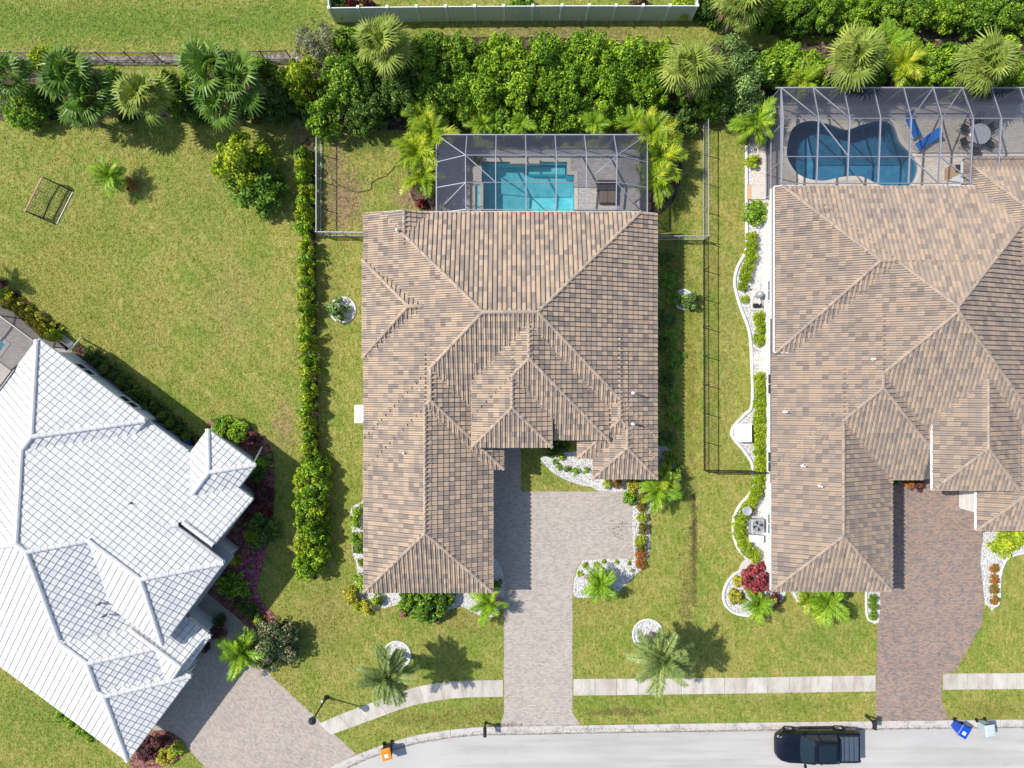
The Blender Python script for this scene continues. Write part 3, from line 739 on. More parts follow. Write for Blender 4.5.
def make_roof(root, R_, name_mats, w=0.28, ex=0.36, prof=PROF_S, lip=0.055, seed=1, fascia=None, soffit_drop=0.2, cap_r=0.10, wall_mat=None, tint=None):
    rg = random.Random(seed)
    tile_m, cap_m, deck_m, fas_m = name_mats
    deck = MB(); tiles = MB(); caps = MB(); FB = []
    for bi, b in enumerate(R_.b):
        off = 0.003*bi
        fp = R_.foot(b)
        zs = min(p[3] for p in b['planes']) - soffit_drop - 0.005*bi
        deck.poly([(x, y, zs) for x, y in fp[::-1]])
        for i, p in enumerate(b['planes']):
            C = R_.cons(b, i); P = R_.face(b, i)
            if len(P) < 3: continue
            deck.poly([(x, y, zat(p, x, y) - 0.05 - off) for x, y in P])
            nx, ny, d, ze, sl = p
            ex_, ey_ = -ny, nx
            av = [ex_*x+ey_*y for x, y in P]; rv = [d - nx*x - ny*y for x, y in P]
            cosf = 1/math.sqrt(1+sl*sl); step = ex*cosf
            a0, a1 = math.floor(min(av)/w), math.ceil(max(av)/w)
            r0, r1 = math.floor(min(rv)/step), math.ceil(max(rv)/step)
            for rk in range(r0, r1):
                for ak in range(a0, a1):
                    A0 = ak*w; RB = rk*step - 0.035; RT = (rk+1)*step + 0.02
                    def pt(a, r): return (ex_*a + nx*(d-r), ey_*a + ny*(d-r))
                    rect = [pt(A0, RB+0.035), pt(A0+w, RB+0.035), pt(A0+w, RT), pt(A0, RT)]
                    inn = True; Q = rect
                    for a, bb, c, kind in C:
                        m = [a*x+bb*y-c for x, y in rect]
                        if max(m) > 1e-6:
                            inn = False
                            Q = clip(Q, a, bb, c)
                            if len(Q) < 3: break
                    if len(Q) < 3: continue
                    cx = sum(q[0] for q in Q)/len(Q); cy = sum(q[1] for q in Q)/len(Q)
                    skip = False
                    for oi, o in enumerate(R_.b):
                        if oi == bi or not R_.inside(o, cx, cy): continue
                        dz = R_.h(o, cx, cy) - zat(p, cx, cy)
                        if abs(dz) <= 0.02 and oi < bi and all(R_.inside(o, x, y, 1e-6) and abs(R_.h(o, x, y) - zat(p, x, y)) < 1e-4 for x, y in Q): skip = True; break
                        if dz > 0.02:
                            if all(R_.inside(o, x, y, 0.05) and R_.h(o, x, y) - zat(p, x, y) > 0.1 for x, y in rect): skip = True; break
                    if skip: continue
                    t = rg.random() if tint is None else tint(rg, ak, rk)
                    jr = rg.uniform(-0.012, 0.012); jz = rg.uniform(-0.004, 0.004)
                    lo = []; hi = []
                    for fu, hh in prof:
                        x, y = pt(A0+fu*w, RB+jr); lo.append((x, y, ze + sl*(RB+jr) + hh + lip + off + jz))
                        x, y = pt(A0+fu*w, RT); hi.append((x, y, ze + sl*RT + hh*0.9 + 0.002 + off))
                    base = [(v[0], v[1], v[2]-lip) for v in lo]
                    quads = []
                    for k in range(len(prof)-1):
                        quads.append([lo[k], lo[k+1], hi[k+1], hi[k]])
                        quads.append([base[k], base[k+1], lo[k+1], lo[k]])
                    for q in quads:
                        if not inn:
                            for a, bb, c, kind in C:
                                q = clip(q, a, bb, c + (0.05 if kind == 'eave' else 0.02 if kind != 'cut' else 0.0))
                                if len(q) < 3: break
                        if len(q) >= 3: tiles.poly(q, t)
            # eave boards and ridge caps on this face's edges
            runs = []
            n = len(P)
            for k in range(n):
                A, B = P[k], P[(k+1) % n]
                L = math.hypot(B[0]-A[0], B[1]-A[1])
                if L < 0.05: continue
                mx, my = (A[0]+B[0])/2, (A[1]+B[1])/2
                kind = None
                for a, bb, c, kd in C:
                    if abs(a*A[0]+bb*A[1]-c) < 1e-4 and abs(a*B[0]+bb*B[1]-c) < 1e-4: kind = kd; aa, ab = a, bb; break
                if kind in ('eave', 'cut', 'side'):
                    ln = math.hypot(aa, ab); ox, oy = aa/ln*0.02, ab/ln*0.02
                    za, zb = zat(p, *A) - 0.10 - off, zat(p, *B) - 0.10 - off
                    # only where no other block stands higher
                    seg = max(1, int(L/0.5)); run = None
                    for sgi in range(seg):
                        f0, f1 = sgi/seg, (sgi+1)/seg
                        x, y = A[0]+(B[0]-A[0])*(f0+f1)/2, A[1]+(B[1]-A[1])*(f0+f1)/2
                        zz = zat(p, x, y)
                        if any(R_.inside(o, x, y) and R_.h(o, x, y) > zz - 0.03 for oi, o in enumerate(R_.b) if oi != bi):
                            run = None; continue
                        pa_ = (A[0]+(B[0]-A[0])*f0+ox, A[1]+(B[1]-A[1])*f0+oy, za+(zb-za)*f0)
                        pb_ = (A[0]+(B[0]-A[0])*f1+ox, A[1]+(B[1]-A[1])*f1+oy, za+(zb-za)*f1)
                        if run is None: run = [pa_, pb_]; runs.append(run)
                        else: run[1] = pb_
                elif isinstance(kind, tuple) and kind[1] > i:
                    za, zb = zat(p, *A), zat(p, *B)
                    if za > zb: A, B, za, zb = B, A, zb, za
                    v = Vector((B[0]-A[0], B[1]-A[1], zb-za)); Lc = v.length; v.normalize()
                    side = v.cross(Vector((0, 0, 1))).normalized(); up = side.cross(v).normalized()
                    m = max(1, int(Lc/0.36)); 
                    for q in range(m):
                        c0 = Vector((A[0], A[1], za)) + v*(Lc*q/m - 0.02); c1 = Vector((A[0], A[1], za)) + v*(Lc*(q+1)/m + 0.03)
                        cm = (c0+c1)/2
                        if any(R_.inside(o, cm.x, cm.y) and R_.h(o, cm.x, cm.y) > cm.z - 0.015 for oi, o in enumerate(R_.b) if oi != bi): continue
                        rows = []
                        for c_, k_ in ((c0, 1.12), (c1, 0.95)):
                            rows.append([c_ + side*(cap_r*k_*math.cos(an)) + up*(cap_r*0.75*k_*math.sin(an) + 0.045) for an in (-0.5, 0.35, 1.05, 1.57, 2.09, 2.79, 3.64)])
                        t = rg.random()*0.75+0.25 if tint is None else tint(rg, q, -9)
                        caps.grid(rows, t); caps.poly(rows[0], t)
            for run in runs:
                fb = MB(); fb.beam(run[0], run[1], 0.05, 0.2); FB.append(fb)
    rf = deck.build('roof', deck_m, root, world=True)
    tl = tiles.build('roof_tiles', tile_m, rf, world=True); tl['kind'] = 'stuff'
    cp = caps.build('ridge_caps', cap_m, rf, world=True); cp['kind'] = 'stuff'
    for fb in FB: fb.build('fascia', fas_m, rf, world=True)
    for bi, b in enumerate(R_.b):
        if not b.get('wall', True): continue
        P = R_.foot(b, b.get('inset', 0.55) + 0.006*bi)
        if len(P) >= 3:
            mb = MB(); mb.prism(P, 0.0, min(p[3] for p in b['planes']) - soffit_drop - 0.02 - 0.006*bi)
            mb.build('wall', b.get('wall_mat', wall_mat), root, world=True)
    return rf

def vent(rf, px, py, z, r=0.05, h=0.3, mat=None):
    x, y = G(px, py, z)
    mb = MB(); mb.tube([(x, y, z-0.3), (x, y, z+h*0.6), (x, y, z+h)], [r, r, r*0.98], 10)
    mb.lathe([(r*2.0, 0), (r*1.5, 0.05), (r*1.05, 0.08)], 12, (x, y, z-0.02))
    mb.build('vent_pipe', mat or M['pipe_white'], rf, world=True, smooth=False)

def wall_box(name, root, c, d, mat, rz=0.0, bevel=0.0):
    mb = MB(); mb.box(c, d, rz); return mb.build(name, mat, root, world=True, bevel=bevel)

def window(root, c, w, h, axis, mat=None, rz=None):
    """window with frame and pane; axis is the outward direction"""
    rz = math.atan2(axis[1], axis[0]) if rz is None else rz
    mb = MB()
    ca, sa = math.cos(rz), math.sin(rz)
    def loc(a, b, z): return (c[0]+a*ca-b*sa, c[1]+a*sa+b*ca, c[2]+z)
    for b, z, dy, dz in ((-w/2, 0, 0.08, h+0.08), (w/2, 0, 0.08, h+0.08), (0, 0, 0.05, h), (0, h/2, w-0.08, 0.08), (0, -h/2, w-0.08, 0.08)):
        mb.box(loc(0.03, b, z), (0.08, dy, dz), rz)
    f = mb.build('window', M['white_paint'], root, world=True)
    g = MB(); g.box(loc(0.012, 0, 0), (0.02, w, h), rz); g.build('pane', M['glass'], f, world=True)

def garage_door(root, c, w, h, axis):
    rz = math.atan2(axis[1], axis[0]); ca, sa = math.cos(rz), math.sin(rz)
    mb = MB(); mb.box((c[0], c[1], c[2]), (0.06, w, h), rz)
    d = mb.build('garage_door', M['garage'], root, world=True)
    for r_ in range(4):
        g = MB(); g.box((c[0]+0.04*ca, c[1]+0.04*sa, c[2]-h/2+h*(r_+0.5)/4), (0.04, w-0.04, h/4-0.03), rz)
        g.build('panel', M['garage'], d, world=True, bevel=0.01)

W_, E_, N_, S_ = (-1, 0), (1, 0), (0, 1), (0, -1)
def B(planes, cuts=(), **kw): return dict(planes=planes, cuts=list(cuts), **kw)

# ---- middle house, tan tiles
mid = thing('tile_roof_house', 'cream house with tan and grey barrel tile hip roof between two neighbours', 'house', (0, 0, 0))
Wp = PL(-1, 0, 9.16); Ep = PL(1, 0, 8.97)
ROOF_A = Roof([
    B([Wp, Ep, PL(0, 1, 11.63), PL(0, -1, 3.35)], [(0, 1, 10.53)]),
    B([Wp, PL(1, 0, -3.84)], [(0, 1, 10.48), (0, -1, -8.2)]),
    B([PL(-1, 0, 9.24, 3.0, 0.52), PL(0, 1, 7.67, 3.0, 0.52), PL(0, -1, -1.61, 3.0, 0.52)], [(1, 0, -4.5)], wall=False),
    B([Wp, PL(1, 0, -0.52), PL(0, -1, 5.26)], [(0, 1, 3.5)]),
    B([Wp, PL(1, 0, -1.18), PL(0, -1, 12.87)], [(0, 1, 2.0)]),
    B([PL(-1, 0, 2.39, 4.45), PL(1, 0, 5.83, 3.83), PL(0, -1, 3.37, 3.83)], [(0, 1, 4.1)]),
    B([PL(-1, 0, 2.39, 4.45), PL(1, 0, 2.39, 4.45), PL(0, -1, 3.77, 4.45)], [(0, 1, 2.0)], inset=0.62),
    B([Ep, PL(-1, 0, -4.08), PL(0, -1, 4.58)], [(0, 1, 3.0)]),
    B([Ep, PL(-1, 0, -5.01), PL(0, -1, 5.85)], [(0, 1, 2.0)]),
])
rfA = make_roof(mid, ROOF_A, (M['tile_tan'], M['tile_tan'], M['deck_dark'], M['fascia_tan']), seed=11, wall_mat=M['stucco_cream'])
for px, py, z in ((397,230,4.3), (420,390,4.4), (633,393,4.5), (633,424,4.3), (404,453,4.1)): vent(rfA, px, py, z)
garage_door(mid, (-1.70, -8.9, 1.2), 4.9, 2.3, E_)
window(mid, (-5.2, -12.35, 1.5), 1.8, 1.5, S_); window(mid, (6.99, -5.33, 1.5), 1.6, 1.5, S_)
for y in (-9.5, -6.0, -1.0, 6.5): window(mid, (-8.64, y, 1.6), 1.2, 1.3, W_)
for y in (-1.0, 3.0, 7.0): window(mid, (8.44, y, 1.6), 1.2, 1.3, E_)
dr = wall_box('door', mid, (0.55, -3.11, 1.2), (1.6, 0.08, 2.4), M['glass']); wall_box('handle', dr, (0.7, -3.17, 1.1), (0.05, 0.05, 0.4), M['silver_metal'])

# ---- right house, brown tiles
rgt = thing('tile_roof_house', 'pale house with brown barrel tile hip roof at the right edge', 'house', (26, 0, 0))
Wr = PL(-1, 0, -16.06)
ROOF_B = Roof([
    B([Wr, PL(0, 1, 13.5), PL(1, 0, 34.35), PL(0, -1, 5.05)], [(0, 1, 12.1)]),
    B([PL(-1, 0, -15.1), PL(0, 1, 13.5), PL(0, -1, -0.85)], [(0, 1, 12.1), (-1, 0, -16.1), (1, 0, 27.0), (0, -1, -1.95)]),
    B([Wr, PL(1, 0, 27.4), PL(0, -1, 5.9)], [(0, 1, 4.0)]),
    B([Wr, PL(1, 0, 23.5), PL(0, -1, 12.8)], [(0, 1, 1.0)]),
    B([PL(-1, 0, -25.34, 4.2), PL(1, 0, 30.52, 4.2), PL(0, -1, 6.38, 4.2)], [(0, 1, 4.0)]),
    B([PL(-1, 0, -28.78), PL(0, -1, 9.04), PL(1, 0, 36.0)], [(0, 1, -1.0)], inset=0.8),
    B([PL(-1, 0, -27.75, 3.3, 0.55), PL(0, 1, 13.86, 3.3, 0.45), PL(0, -1, -4.2, 3.3, 0.45)], [(1, 0, 36.0)]),
])
rfB = make_roof(rgt, ROOF_B, (M['tile_brown'], M['tile_brown'], M['deck_dark'], M['fascia_white']), seed=23, wall_mat=M['stucco_white'])
for px, py, z in ((873,359,5.2), (785,412,3.6), (803,466,4.0), (820,486,4.3)): vent(rfB, px, py, z)
garage_door(rgt, (22.98, -9.3, 1.2), 4.9, 2.3, E_)
garage_door(rgt, (29.56, -7.2, 1.15), 1.9, 2.2, W_)
for y in (-9, -5, 0, 6): window(rgt, (16.59, y, 1.6), 1.3, 1.3, W_)
window(rgt, (19.8, -12.28, 1.5), 1.8, 1.5, S_)

# ---- white house, turned by 36.7 degrees
def UVP(a, b, d, ze=3.0, s=SL):      # a along u, b along v
    return PL(a*WU[0]+b*WV[0], a*WU[1]+b*WV[1], d, ze, s)
def UVC(a, b, c): return (a*WU[0]+b*WV[0], a*WU[1]+b*WV[1], c)
wc = W2(-16, -24)
wht = thing('white_roof_house', 'angled house with a flat white tile hip roof at the left edge', 'house', (wc[0], wc[1], 0))
nw = UVP(-1, 0, 24.95, 3.4)
ROOF_C = Roof([
    B([UVP(0, 1, -15.3), UVP(0, -1, 32.9), nw, UVP(1, 0, -7.6)], [UVC(0, 1, -15.32), UVC(1, 0, -11.0)]),
    B([UVP(0, 1, -15.3), UVP(0, -1, 32.9), UVP(1, 0, -7.6)], [UVC(0, 1, -20.0), UVC(-1, 0, 12.5), UVC(1, 0, -8.9)], wall=False),
    B([nw, UVP(0, 1, -15.15, 3.35), UVP(1, 0, -16.7, 3.4)], [UVC(0, -1, 22.0)], inset=0.5),
    B([UVP(0, 1, -15.3), UVP(0, -1, 19.45, 3.4, 0.9)], [UVC(1, 0, -8.62), UVC(-1, 0, 11.6), UVC(0, -1, 19.3)], wall_mat=M['stucco_grey']),
    B([UVP(0, 1, -15.3), UVP(0, -1, 25.0, 4.5), UVP(1, 0, -7.45, 4.5)], [UVC(0, 1, -18.85), UVC(-1, 0, 16.0)], wall_mat=M['stucco_grey']),
    B([UVP(-1, 0, 13.4), UVP(1, 0, -9.75), UVP(0, 1, -13.5)], [UVC(0, -1, 18.5)], wall_mat=M['stucco_grey']),
    B([UVP(0, 1, -23.65), UVP(0, -1, 32.9), UVP(1, 0, -5.65)], [UVC(-1, 0, 15.0)], wall_mat=M['stucco_grey']),
    B([UVP(0, 1, -23.6), UVP(0, -1, 27.9)], [UVC(0, -1, 27.2), UVC(1, 0, -5.86), UVC(-1, 0, 10.0)], wall_mat=M['stucco_grey']),
    B([UVP(0, -1, 32.9), UVP(1, 0, -5.15), UVP(0, 1, -26.36)], [UVC(-1, 0, 14.0)], wall_mat=M['stucco_grey']),
])
rfC = make_roof(wht, ROOF_C, (M['tile_white'], M['tile_white'], M['deck_grey'], M['fascia_white']), w=0.40, ex=0.36, prof=PROF_F, lip=0.05, seed=31, cap_r=0.14, wall_mat=M['stucco_grey'])
for px, py, z in ((132,503,4.6), (99,604,5.0), (104,616,4.9)): vent(rfC, px, py, z, mat=M['lead'])
for u in (-22.5, -19.0): 
    c = W2(u, -15.64); window(wht, (c[0], c[1], 1.6), 1.3, 1.3, WV)
c = W2(-5.68, -29.6); garage_door(wht, (c[0], c[1], 1.2), 4.8, 2.3, WU)
for (px, py), (qx, qy) in (((68,352),(81,338)), ((254,462),(262,447))):
    a = G3(px, py, 2.7); b = G3(qx, qy, 0.1)
    mb = MB(); mb.tube([a, Vector(a).lerp(Vector(b), 0.5), b], 0.055, 8)
    mb.build('downspout', M['fascia_white'], wht, world=True, smooth=True)
# ================================================================== pool cages
def bar(root, p, q, w=0.055, h=0.10, mat=None, name='beam'):
    mb = MB(); mb.beam(p, q, w, h); return mb.build(name, mat, root, world=True)
def screen(root, pts, m='screen_side'):
    mb = MB(); mb.poly(pts); return mb.build('screen_panel', M[m], root, world=True)

def cage(label, loc, xs, xw, xe, yo, yi, ym, ys, z1, z2, zs, mat, braces=(), west=True, east=True, xs_out=None):
    """mansard screen cage: walls to z1, sloping sides up to z2, flat top falling to zs at the house"""
    r = thing('pool_cage', label, 'pool cage', loc)
    xo = xs_out or xs
    yk = (yi, ym, ys); zk = (z2, (z2*(ym-ys)+zs*(yi-ym))/(yi-ys), zs)
    # perimeter
    L = xw if west else xs[0]; Q = xe if east else xs[-1]
    bar(r, (L, yo, z1), (Q, yo, z1), 0.08, 0.12, mat)
    if west: bar(r, (xw, yo, z1), (xw, ys, z1), 0.08, 0.12, mat)
    if east: bar(r, (xe, yo, z1), (xe, ys, z1), 0.08, 0.12, mat)
    for k in range(3): bar(r, (xs[0], yk[k], zk[k]), (xs[-1], yk[k], zk[k]), 0.045, 0.09, mat)
    # beams across and posts
    for i, x in enumerate(xs):
        bar(r, (x, yk[0], zk[0]), (x, yk[2], zk[2]), 0.052, 0.14, mat)
        bar(r, (xo[i], yo, z1), (x, yi, z2), 0.05, 0.11, mat)
        bar(r, (xo[i], yo, 0.03), (xo[i], yo, z1-0.06), 0.05, 0.08, mat, 'post')
    corners = ([xw] if west else []) + ([xe] if east else [])
    for x in corners:
        bar(r, (x, yo, 0.03), (x, yo, z1-0.06), 0.08, 0.08, mat, 'post')
        xi = xs[0] if x == xw else xs[-1]
        bar(r, (x, yo, z1), (xi, yi, z2), 0.05, 0.11, mat)
        for k in (0, 1, 2):
            bar(r, (x, yk[k], z1), (xi, yk[k], zk[k]), 0.045, 0.1, mat)
            bar(r, (x, yk[k], 0.03), (x, yk[k], z1-0.06), 0.05, 0.08, mat, 'post')
        bar(r, (x, yo, 0.12), (x, ys, 0.12), 0.045, 0.10, mat, 'kick_plate')
    bar(r, (L, yo, 0.12), (Q, yo, 0.12), 0.045, 0.10, mat, 'kick_plate')
    for a, b in braces: bar(r, a, b, 0.045, 0.09, mat, 'brace')
    # screens: top, sloping sides, walls
    for i in range(len(xs)-1):
        for k in (0, 1):
            screen(r, [(xs[i], yk[k], zk[k]+0.05), (xs[i+1], yk[k], zk[k]+0.05), (xs[i+1], yk[k+1], zk[k+1]+0.05), (xs[i], yk[k+1], zk[k+1]+0.05)], 'screen')
        screen(r, [(xo[i], yo, z1+0.05), (xo[i+1], yo, z1+0.05), (xs[i+1], yi, z2+0.05), (xs[i], yi, z2+0.05)])
        screen(r, [(xo[i], yo, 0.05), (xo[i+1], yo, 0.05), (xo[i+1], yo, z1), (xo[i], yo, z1)])
    for x in corners:
        xi = xs[0] if x == xw else xs[-1]; xoi = xo[0] if x == xw else xo[-1]
        screen(r, [(x, yo, z1+0.05), (xoi, yo, z1+0.05), (xi, yi, z2+0.05)])
        screen(r, [(x, yo, 0.05), (xoi, yo, 0.05), (xoi, yo, z1), (x, yo, z1)])
        screen(r, [(x, yo, z1+0.05), (xi, yi, z2+0.05), (x, yi, z1+0.05)])
        for k in (0, 1):
            screen(r, [(x, yk[k], z1+0.05), (xi, yk[k], zk[k]+0.05), (xi, yk[k+1], zk[k+1]+0.05), (x, yk[k+1], z1+0.05)])
        for y0_, y1_ in ((yo, yk[0]), (yk[0], yk[1]), (yk[1], yk[2])):
            screen(r, [(x, y0_, 0.05), (x, y1_, 0.05), (x, y1_, z1), (x, y0_, z1)])
    return r

zt = 3.95
xsA = [G(px, 0, zt)[0] for px in (465.5, 495.6, 526, 556.3, 586.5, 617)]
yiA = G(0, 155.3, zt)[1]; ymA = G(0, 182.5, 3.75)[1]; yoA = G(0, 135, 2.6)[1]
cage('grey framed screen cage over the turquoise pool', (1.8, 13, 0), xsA, G(436.5, 0, 2.6)[0], G(647, 0, 2.6)[0], yoA, yiA, ymA, 10.66, 2.6, zt, 3.55, M['cage_metal'],
     braces=[((xsA[0], yiA, zt), (xsA[1], ymA, 3.78)), ((xsA[-1], yiA, zt), (*G(595, 174.5, 3.82), 3.82)), ((xsA[-1], ymA, 3.77), (*G(641, 211, 2.7), 2.7)), ((xsA[0], ymA, 3.77), (*G(441, 208, 2.7), 2.7))])
z2 = 3.9
xsB = [G(px, 0, z2)[0] for px in (783, 818.5, 849.5, 880.5, 911, 941.5, 973, 1001, 1030, 1060)]
xoB = [G(px, 0, 2.7)[0] for px in (781, 813, 843.5, 873.5, 903.5, 933, 962, 991, 1019.5, 1048)]
yiB = G(0, 118.5, z2)[1]; yoB = G(0, 88, 2.7)[1]; ymB = G(0, 156.5, 3.75)[1]
cage('large grey screen cage over the kidney pool', (24, 15, 0), xsB, G(780, 0, 2.7)[0]-0.05, 40, yoB, yiB, ymB, 12.25, 2.7, z2, 3.6, M['cage_metal'], east=False, west=False, xs_out=xoB,
     braces=[((xoB[0], yoB, 2.72), (xsB[1], yiB, z2)), ((xoB[1], yoB, 2.72), (xsB[2], yiB, z2)), ((xoB[5], yoB, 2.72), (xsB[4], yiB, z2)), ((xoB[6], yoB, 2.72), (xsB[5], yiB, z2)),
             ((xsB[1], yiB, z2), (xsB[2], ymB, 3.77)), ((xsB[4], ymB, 3.77), (xsB[5], 12.25, 3.62)), ((xsB[5], ymB, 3.77), (xsB[6]+0.2, 12.25, 3.62))])
# left side of that cage stands straight up
rB = [o for o in COL.objects if o.name.startswith('pool_cage')][-1]
xl = xoB[0]
for a, b in (((xl, yoB, 2.7), (xl, 12.25, 2.7)), ((xl, yoB, 0.12), (xl, 12.25, 0.12)), ((xl, yoB, 1.0), (xl, 12.25, 1.0))): bar(rB, a, b, 0.06, 0.1, M['cage_metal'])
for ya, yb in ((yoB, yiB), (yiB, ymB), (ymB, 12.25)):
    screen(rB, [(xl, ya, 0.05), (xl, yb, 0.05), (xl, yb, 2.65), (xl, ya, 2.65)])
    bar(rB, (xl, yb, 0.03), (xl, yb, 2.64), 0.05, 0.08, M['cage_metal'], 'post')
# cage of the white house
def cage_w():
    r = thing('pool_cage', 'dark framed screen cage at the left edge beside the white house', 'pool cage', (*W2(-29, -20), 0))
    us = [-25.0, -28.2, -31.4, -34.6, -37.8]
    v0, v1, v2 = -15.7, -17.6, -23.5
    def p(u, v, z): return (*W2(u, v), z)
    m = M['cage_dark']
    bar(r, p(us[0], v0, 2.6), p(us[-1], v0, 2.6), 0.08, 0.12, m); bar(r, p(us[0], v1, 3.6), p(us[-1], v1, 3.6), 0.06, 0.1, m); bar(r, p(us[0], v0, 0.12), p(us[-1], v0, 0.12), 0.05, 0.1, m, 'kick_plate')
    bar(r, p(us[0], v2, 3.6), p(us[-1], v2, 3.6), 0.06, 0.1, m)
    for k, u in enumerate(us):
        bar(r, p(u, v0, 0.03), p(u, v0, 2.54), 0.06, 0.08, m, 'post')
        bar(r, p(u, v0, 2.6), p(u, v1, 3.6), 0.06, 0.1, m)
        bar(r, p(u, v1, 3.6), p(u, -28, 3.6), 0.07, 0.14, m)
        if k:
            q = us[k-1]
            screen(r, [p(q, v0, 0.05), p(u, v0, 0.05), p(u, v0, 2.6), p(q, v0, 2.6)])
            screen(r, [p(q, v0, 2.65), p(u, v0, 2.65), p(u, v1, 3.66), p(q, v1, 3.66)])
            screen(r, [p(q, v1, 3.66), p(u, v1, 3.66), p(u, v2, 3.66), p(q, v2, 3.66)], 'screen')
            screen(r, [p(q, v2, 3.66), p(u, v2, 3.66), p(u, -28, 3.66), p(q, -28, 3.66)], 'screen')
cage_w()

# ================================================================== fences
def picket_fence(label, pts, h, mat, bay=1.83, name='metal_fence'):
    P = [G(*p) for p in pts]
    r = thing(name, label, 'fence', (*P[0], 0))
    pk = MB()
    for A, B_ in zip(P, P[1:]):
        A, B_ = Vector(A), Vector(B_); L = (B_-A).length; t = (B_-A)/L; n = max(1, round(L/bay))
        for k in range(n+1):
            c = A + t*(L*k/n)
            if k == n and B_ != Vector(P[-1]): continue
            mb = MB(); mb.box((c.x, c.y, h/2+0.03), (0.06, 0.06, h+0.06), math.atan2(t.y, t.x)); mb.poly([(c.x-0.04, c.y-0.04, h+0.065), (c.x+0.04, c.y-0.04, h+0.065), (c.x+0.04, c.y+0.04, h+0.065), (c.x-0.04, c.y+0.04, h+0.065)])
            mb.build('post', mat, r, world=True)
        for k in range(n):
            a = A + t*(L*k/n + 0.035); b = A + t*(L*(k+1)/n - 0.035)
            for z in (h-0.05, 0.14): bar(r, (a.x, a.y, z), (b.x, b.y, z), 0.04, 0.05, mat, 'rail')
            m = int((b-a).length/0.115)
            for j in range(1, m):
                c = a.lerp(b, j/m); pk.box((c.x, c.y, (h-0.08+0.17)/2), (0.018, 0.018, h-0.25))
    o = pk.build('pickets', mat, r, world=True); o['kind'] = 'stuff'
    return r
picket_fence('light grey metal fence beside the long hedge, turning to the middle house', [(321.5,128),(321.5,236),(371,236.5)], 1.35, M['silver_metal'])
picket_fence('light grey metal fence right of the middle pool cage', [(650.5,240),(703,240),(703,126)], 1.35, M['silver_metal'])
picket_fence('long black metal fence between the middle and right houses', [(703,242),(703.5,470),(767,470.5)], 1.35, M['black_metal'])
picket_fence('black metal fence behind the left palms', [(-60,60.5),(190,62),(292,60)], 1.35, M['black_metal'])

def vinyl_fence():
    r = thing('vinyl_fence', 'pale green solid vinyl fence at the top of the photo', 'fence', (*G(510, 22), 0))
    pts = [(327.5,-60),(336,22.5),(420,21.5),(560,20.5),(690,20.5),(699,-60)]
    P = [Vector(G(*p)) for p in pts]; h = 1.83
    for i, (A, B_) in enumerate(zip(P, P[1:])):
        L = (B_-A).length; t = (B_-A)/L; n = max(1, round(L/1.75)); rz = math.atan2(t.y, t.x)
        for k in range(n + (1 if i == len(P)-2 else 0)):
            c = A + t*(L*k/n); mb = MB(); mb.box((c.x, c.y, h/2+0.03), (0.13, 0.13, h+0.06), rz)
            mb.prism([(c.x-0.09, c.y-0.09), (c.x+0.09, c.y-0.09), (c.x+0.09, c.y+0.09), (c.x-0.09, c.y+0.09)], h+0.065, h+0.10)
            mb.build('post', M['vinyl_post'], r, world=True)
        for k in range(n):
            a = A + t*(L*k/n + 0.07); b = A + t*(L*(k+1)/n - 0.07); c = (a+b)/2
            mb = MB(); m = 10
            for j in range(m):
                q = a.lerp(b, (j+0.5)/m); mb.box((q.x, q.y, h/2), (L/n/m - 0.022, 0.03, h-0.16), rz)
            pn = mb.build('panel', M['vinyl'], r, world=True)
            for z in (0.1, h-0.04): bar(r, (a.x, a.y, z), (b.x, b.y, z), 0.05, 0.10, M['vinyl_post'], 'rail')
vinyl_fence()
# ================================================================== plants
def mesh_np(name, V, Fq, tint, mat=None):
    """V (n,3), Fq (m,4) quads, tint (m,)"""
    me = bpy.data.meshes.new(name)
    me.vertices.add(len(V)); me.vertices.foreach_set('co', np.asarray(V, dtype=np.float32).ravel())
    m = len(Fq)
    me.loops.add(m*4); me.loops.foreach_set('vertex_index', np.asarray(Fq, dtype=np.int32).ravel())
    me.polygons.add(m); me.polygons.foreach_set('loop_start', np.arange(0, m*4, 4, dtype=np.int32))
    at = me.attributes.new('tint', 'FLOAT', 'FACE'); at.data.foreach_set('value', np.asarray(tint, dtype=np.float32))
    if mat: me.materials.append(mat)
    me.update(calc_edges=True); me.validate()
    return me

def leaves(C, N, size, rs, aspect=0.55, droop=0.25):
    """one bent quad pair per leaf: centre C, normal N"""
    n = len(C)
    a = rs.normal(size=(n, 3)); a -= N*(a*N).sum(1, keepdims=True); a /= np.linalg.norm(a, axis=1, keepdims=True)+1e-9
    b = np.cross(N, a)
    L = (size*rs.uniform(0.7, 1.3, n))[:, None]; Wd = L*aspect
    p0 = C - a*L*0.5; p1 = C + b*Wd*0.5 + N*L*0.10; p2 = C + a*L*0.5 - N*L*droop; p3 = C - b*Wd*0.5 + N*L*0.10
    V = np.stack([p0, p1, p2, p3], 1).reshape(-1, 3)
    return V, np.arange(n*4).reshape(-1, 4)

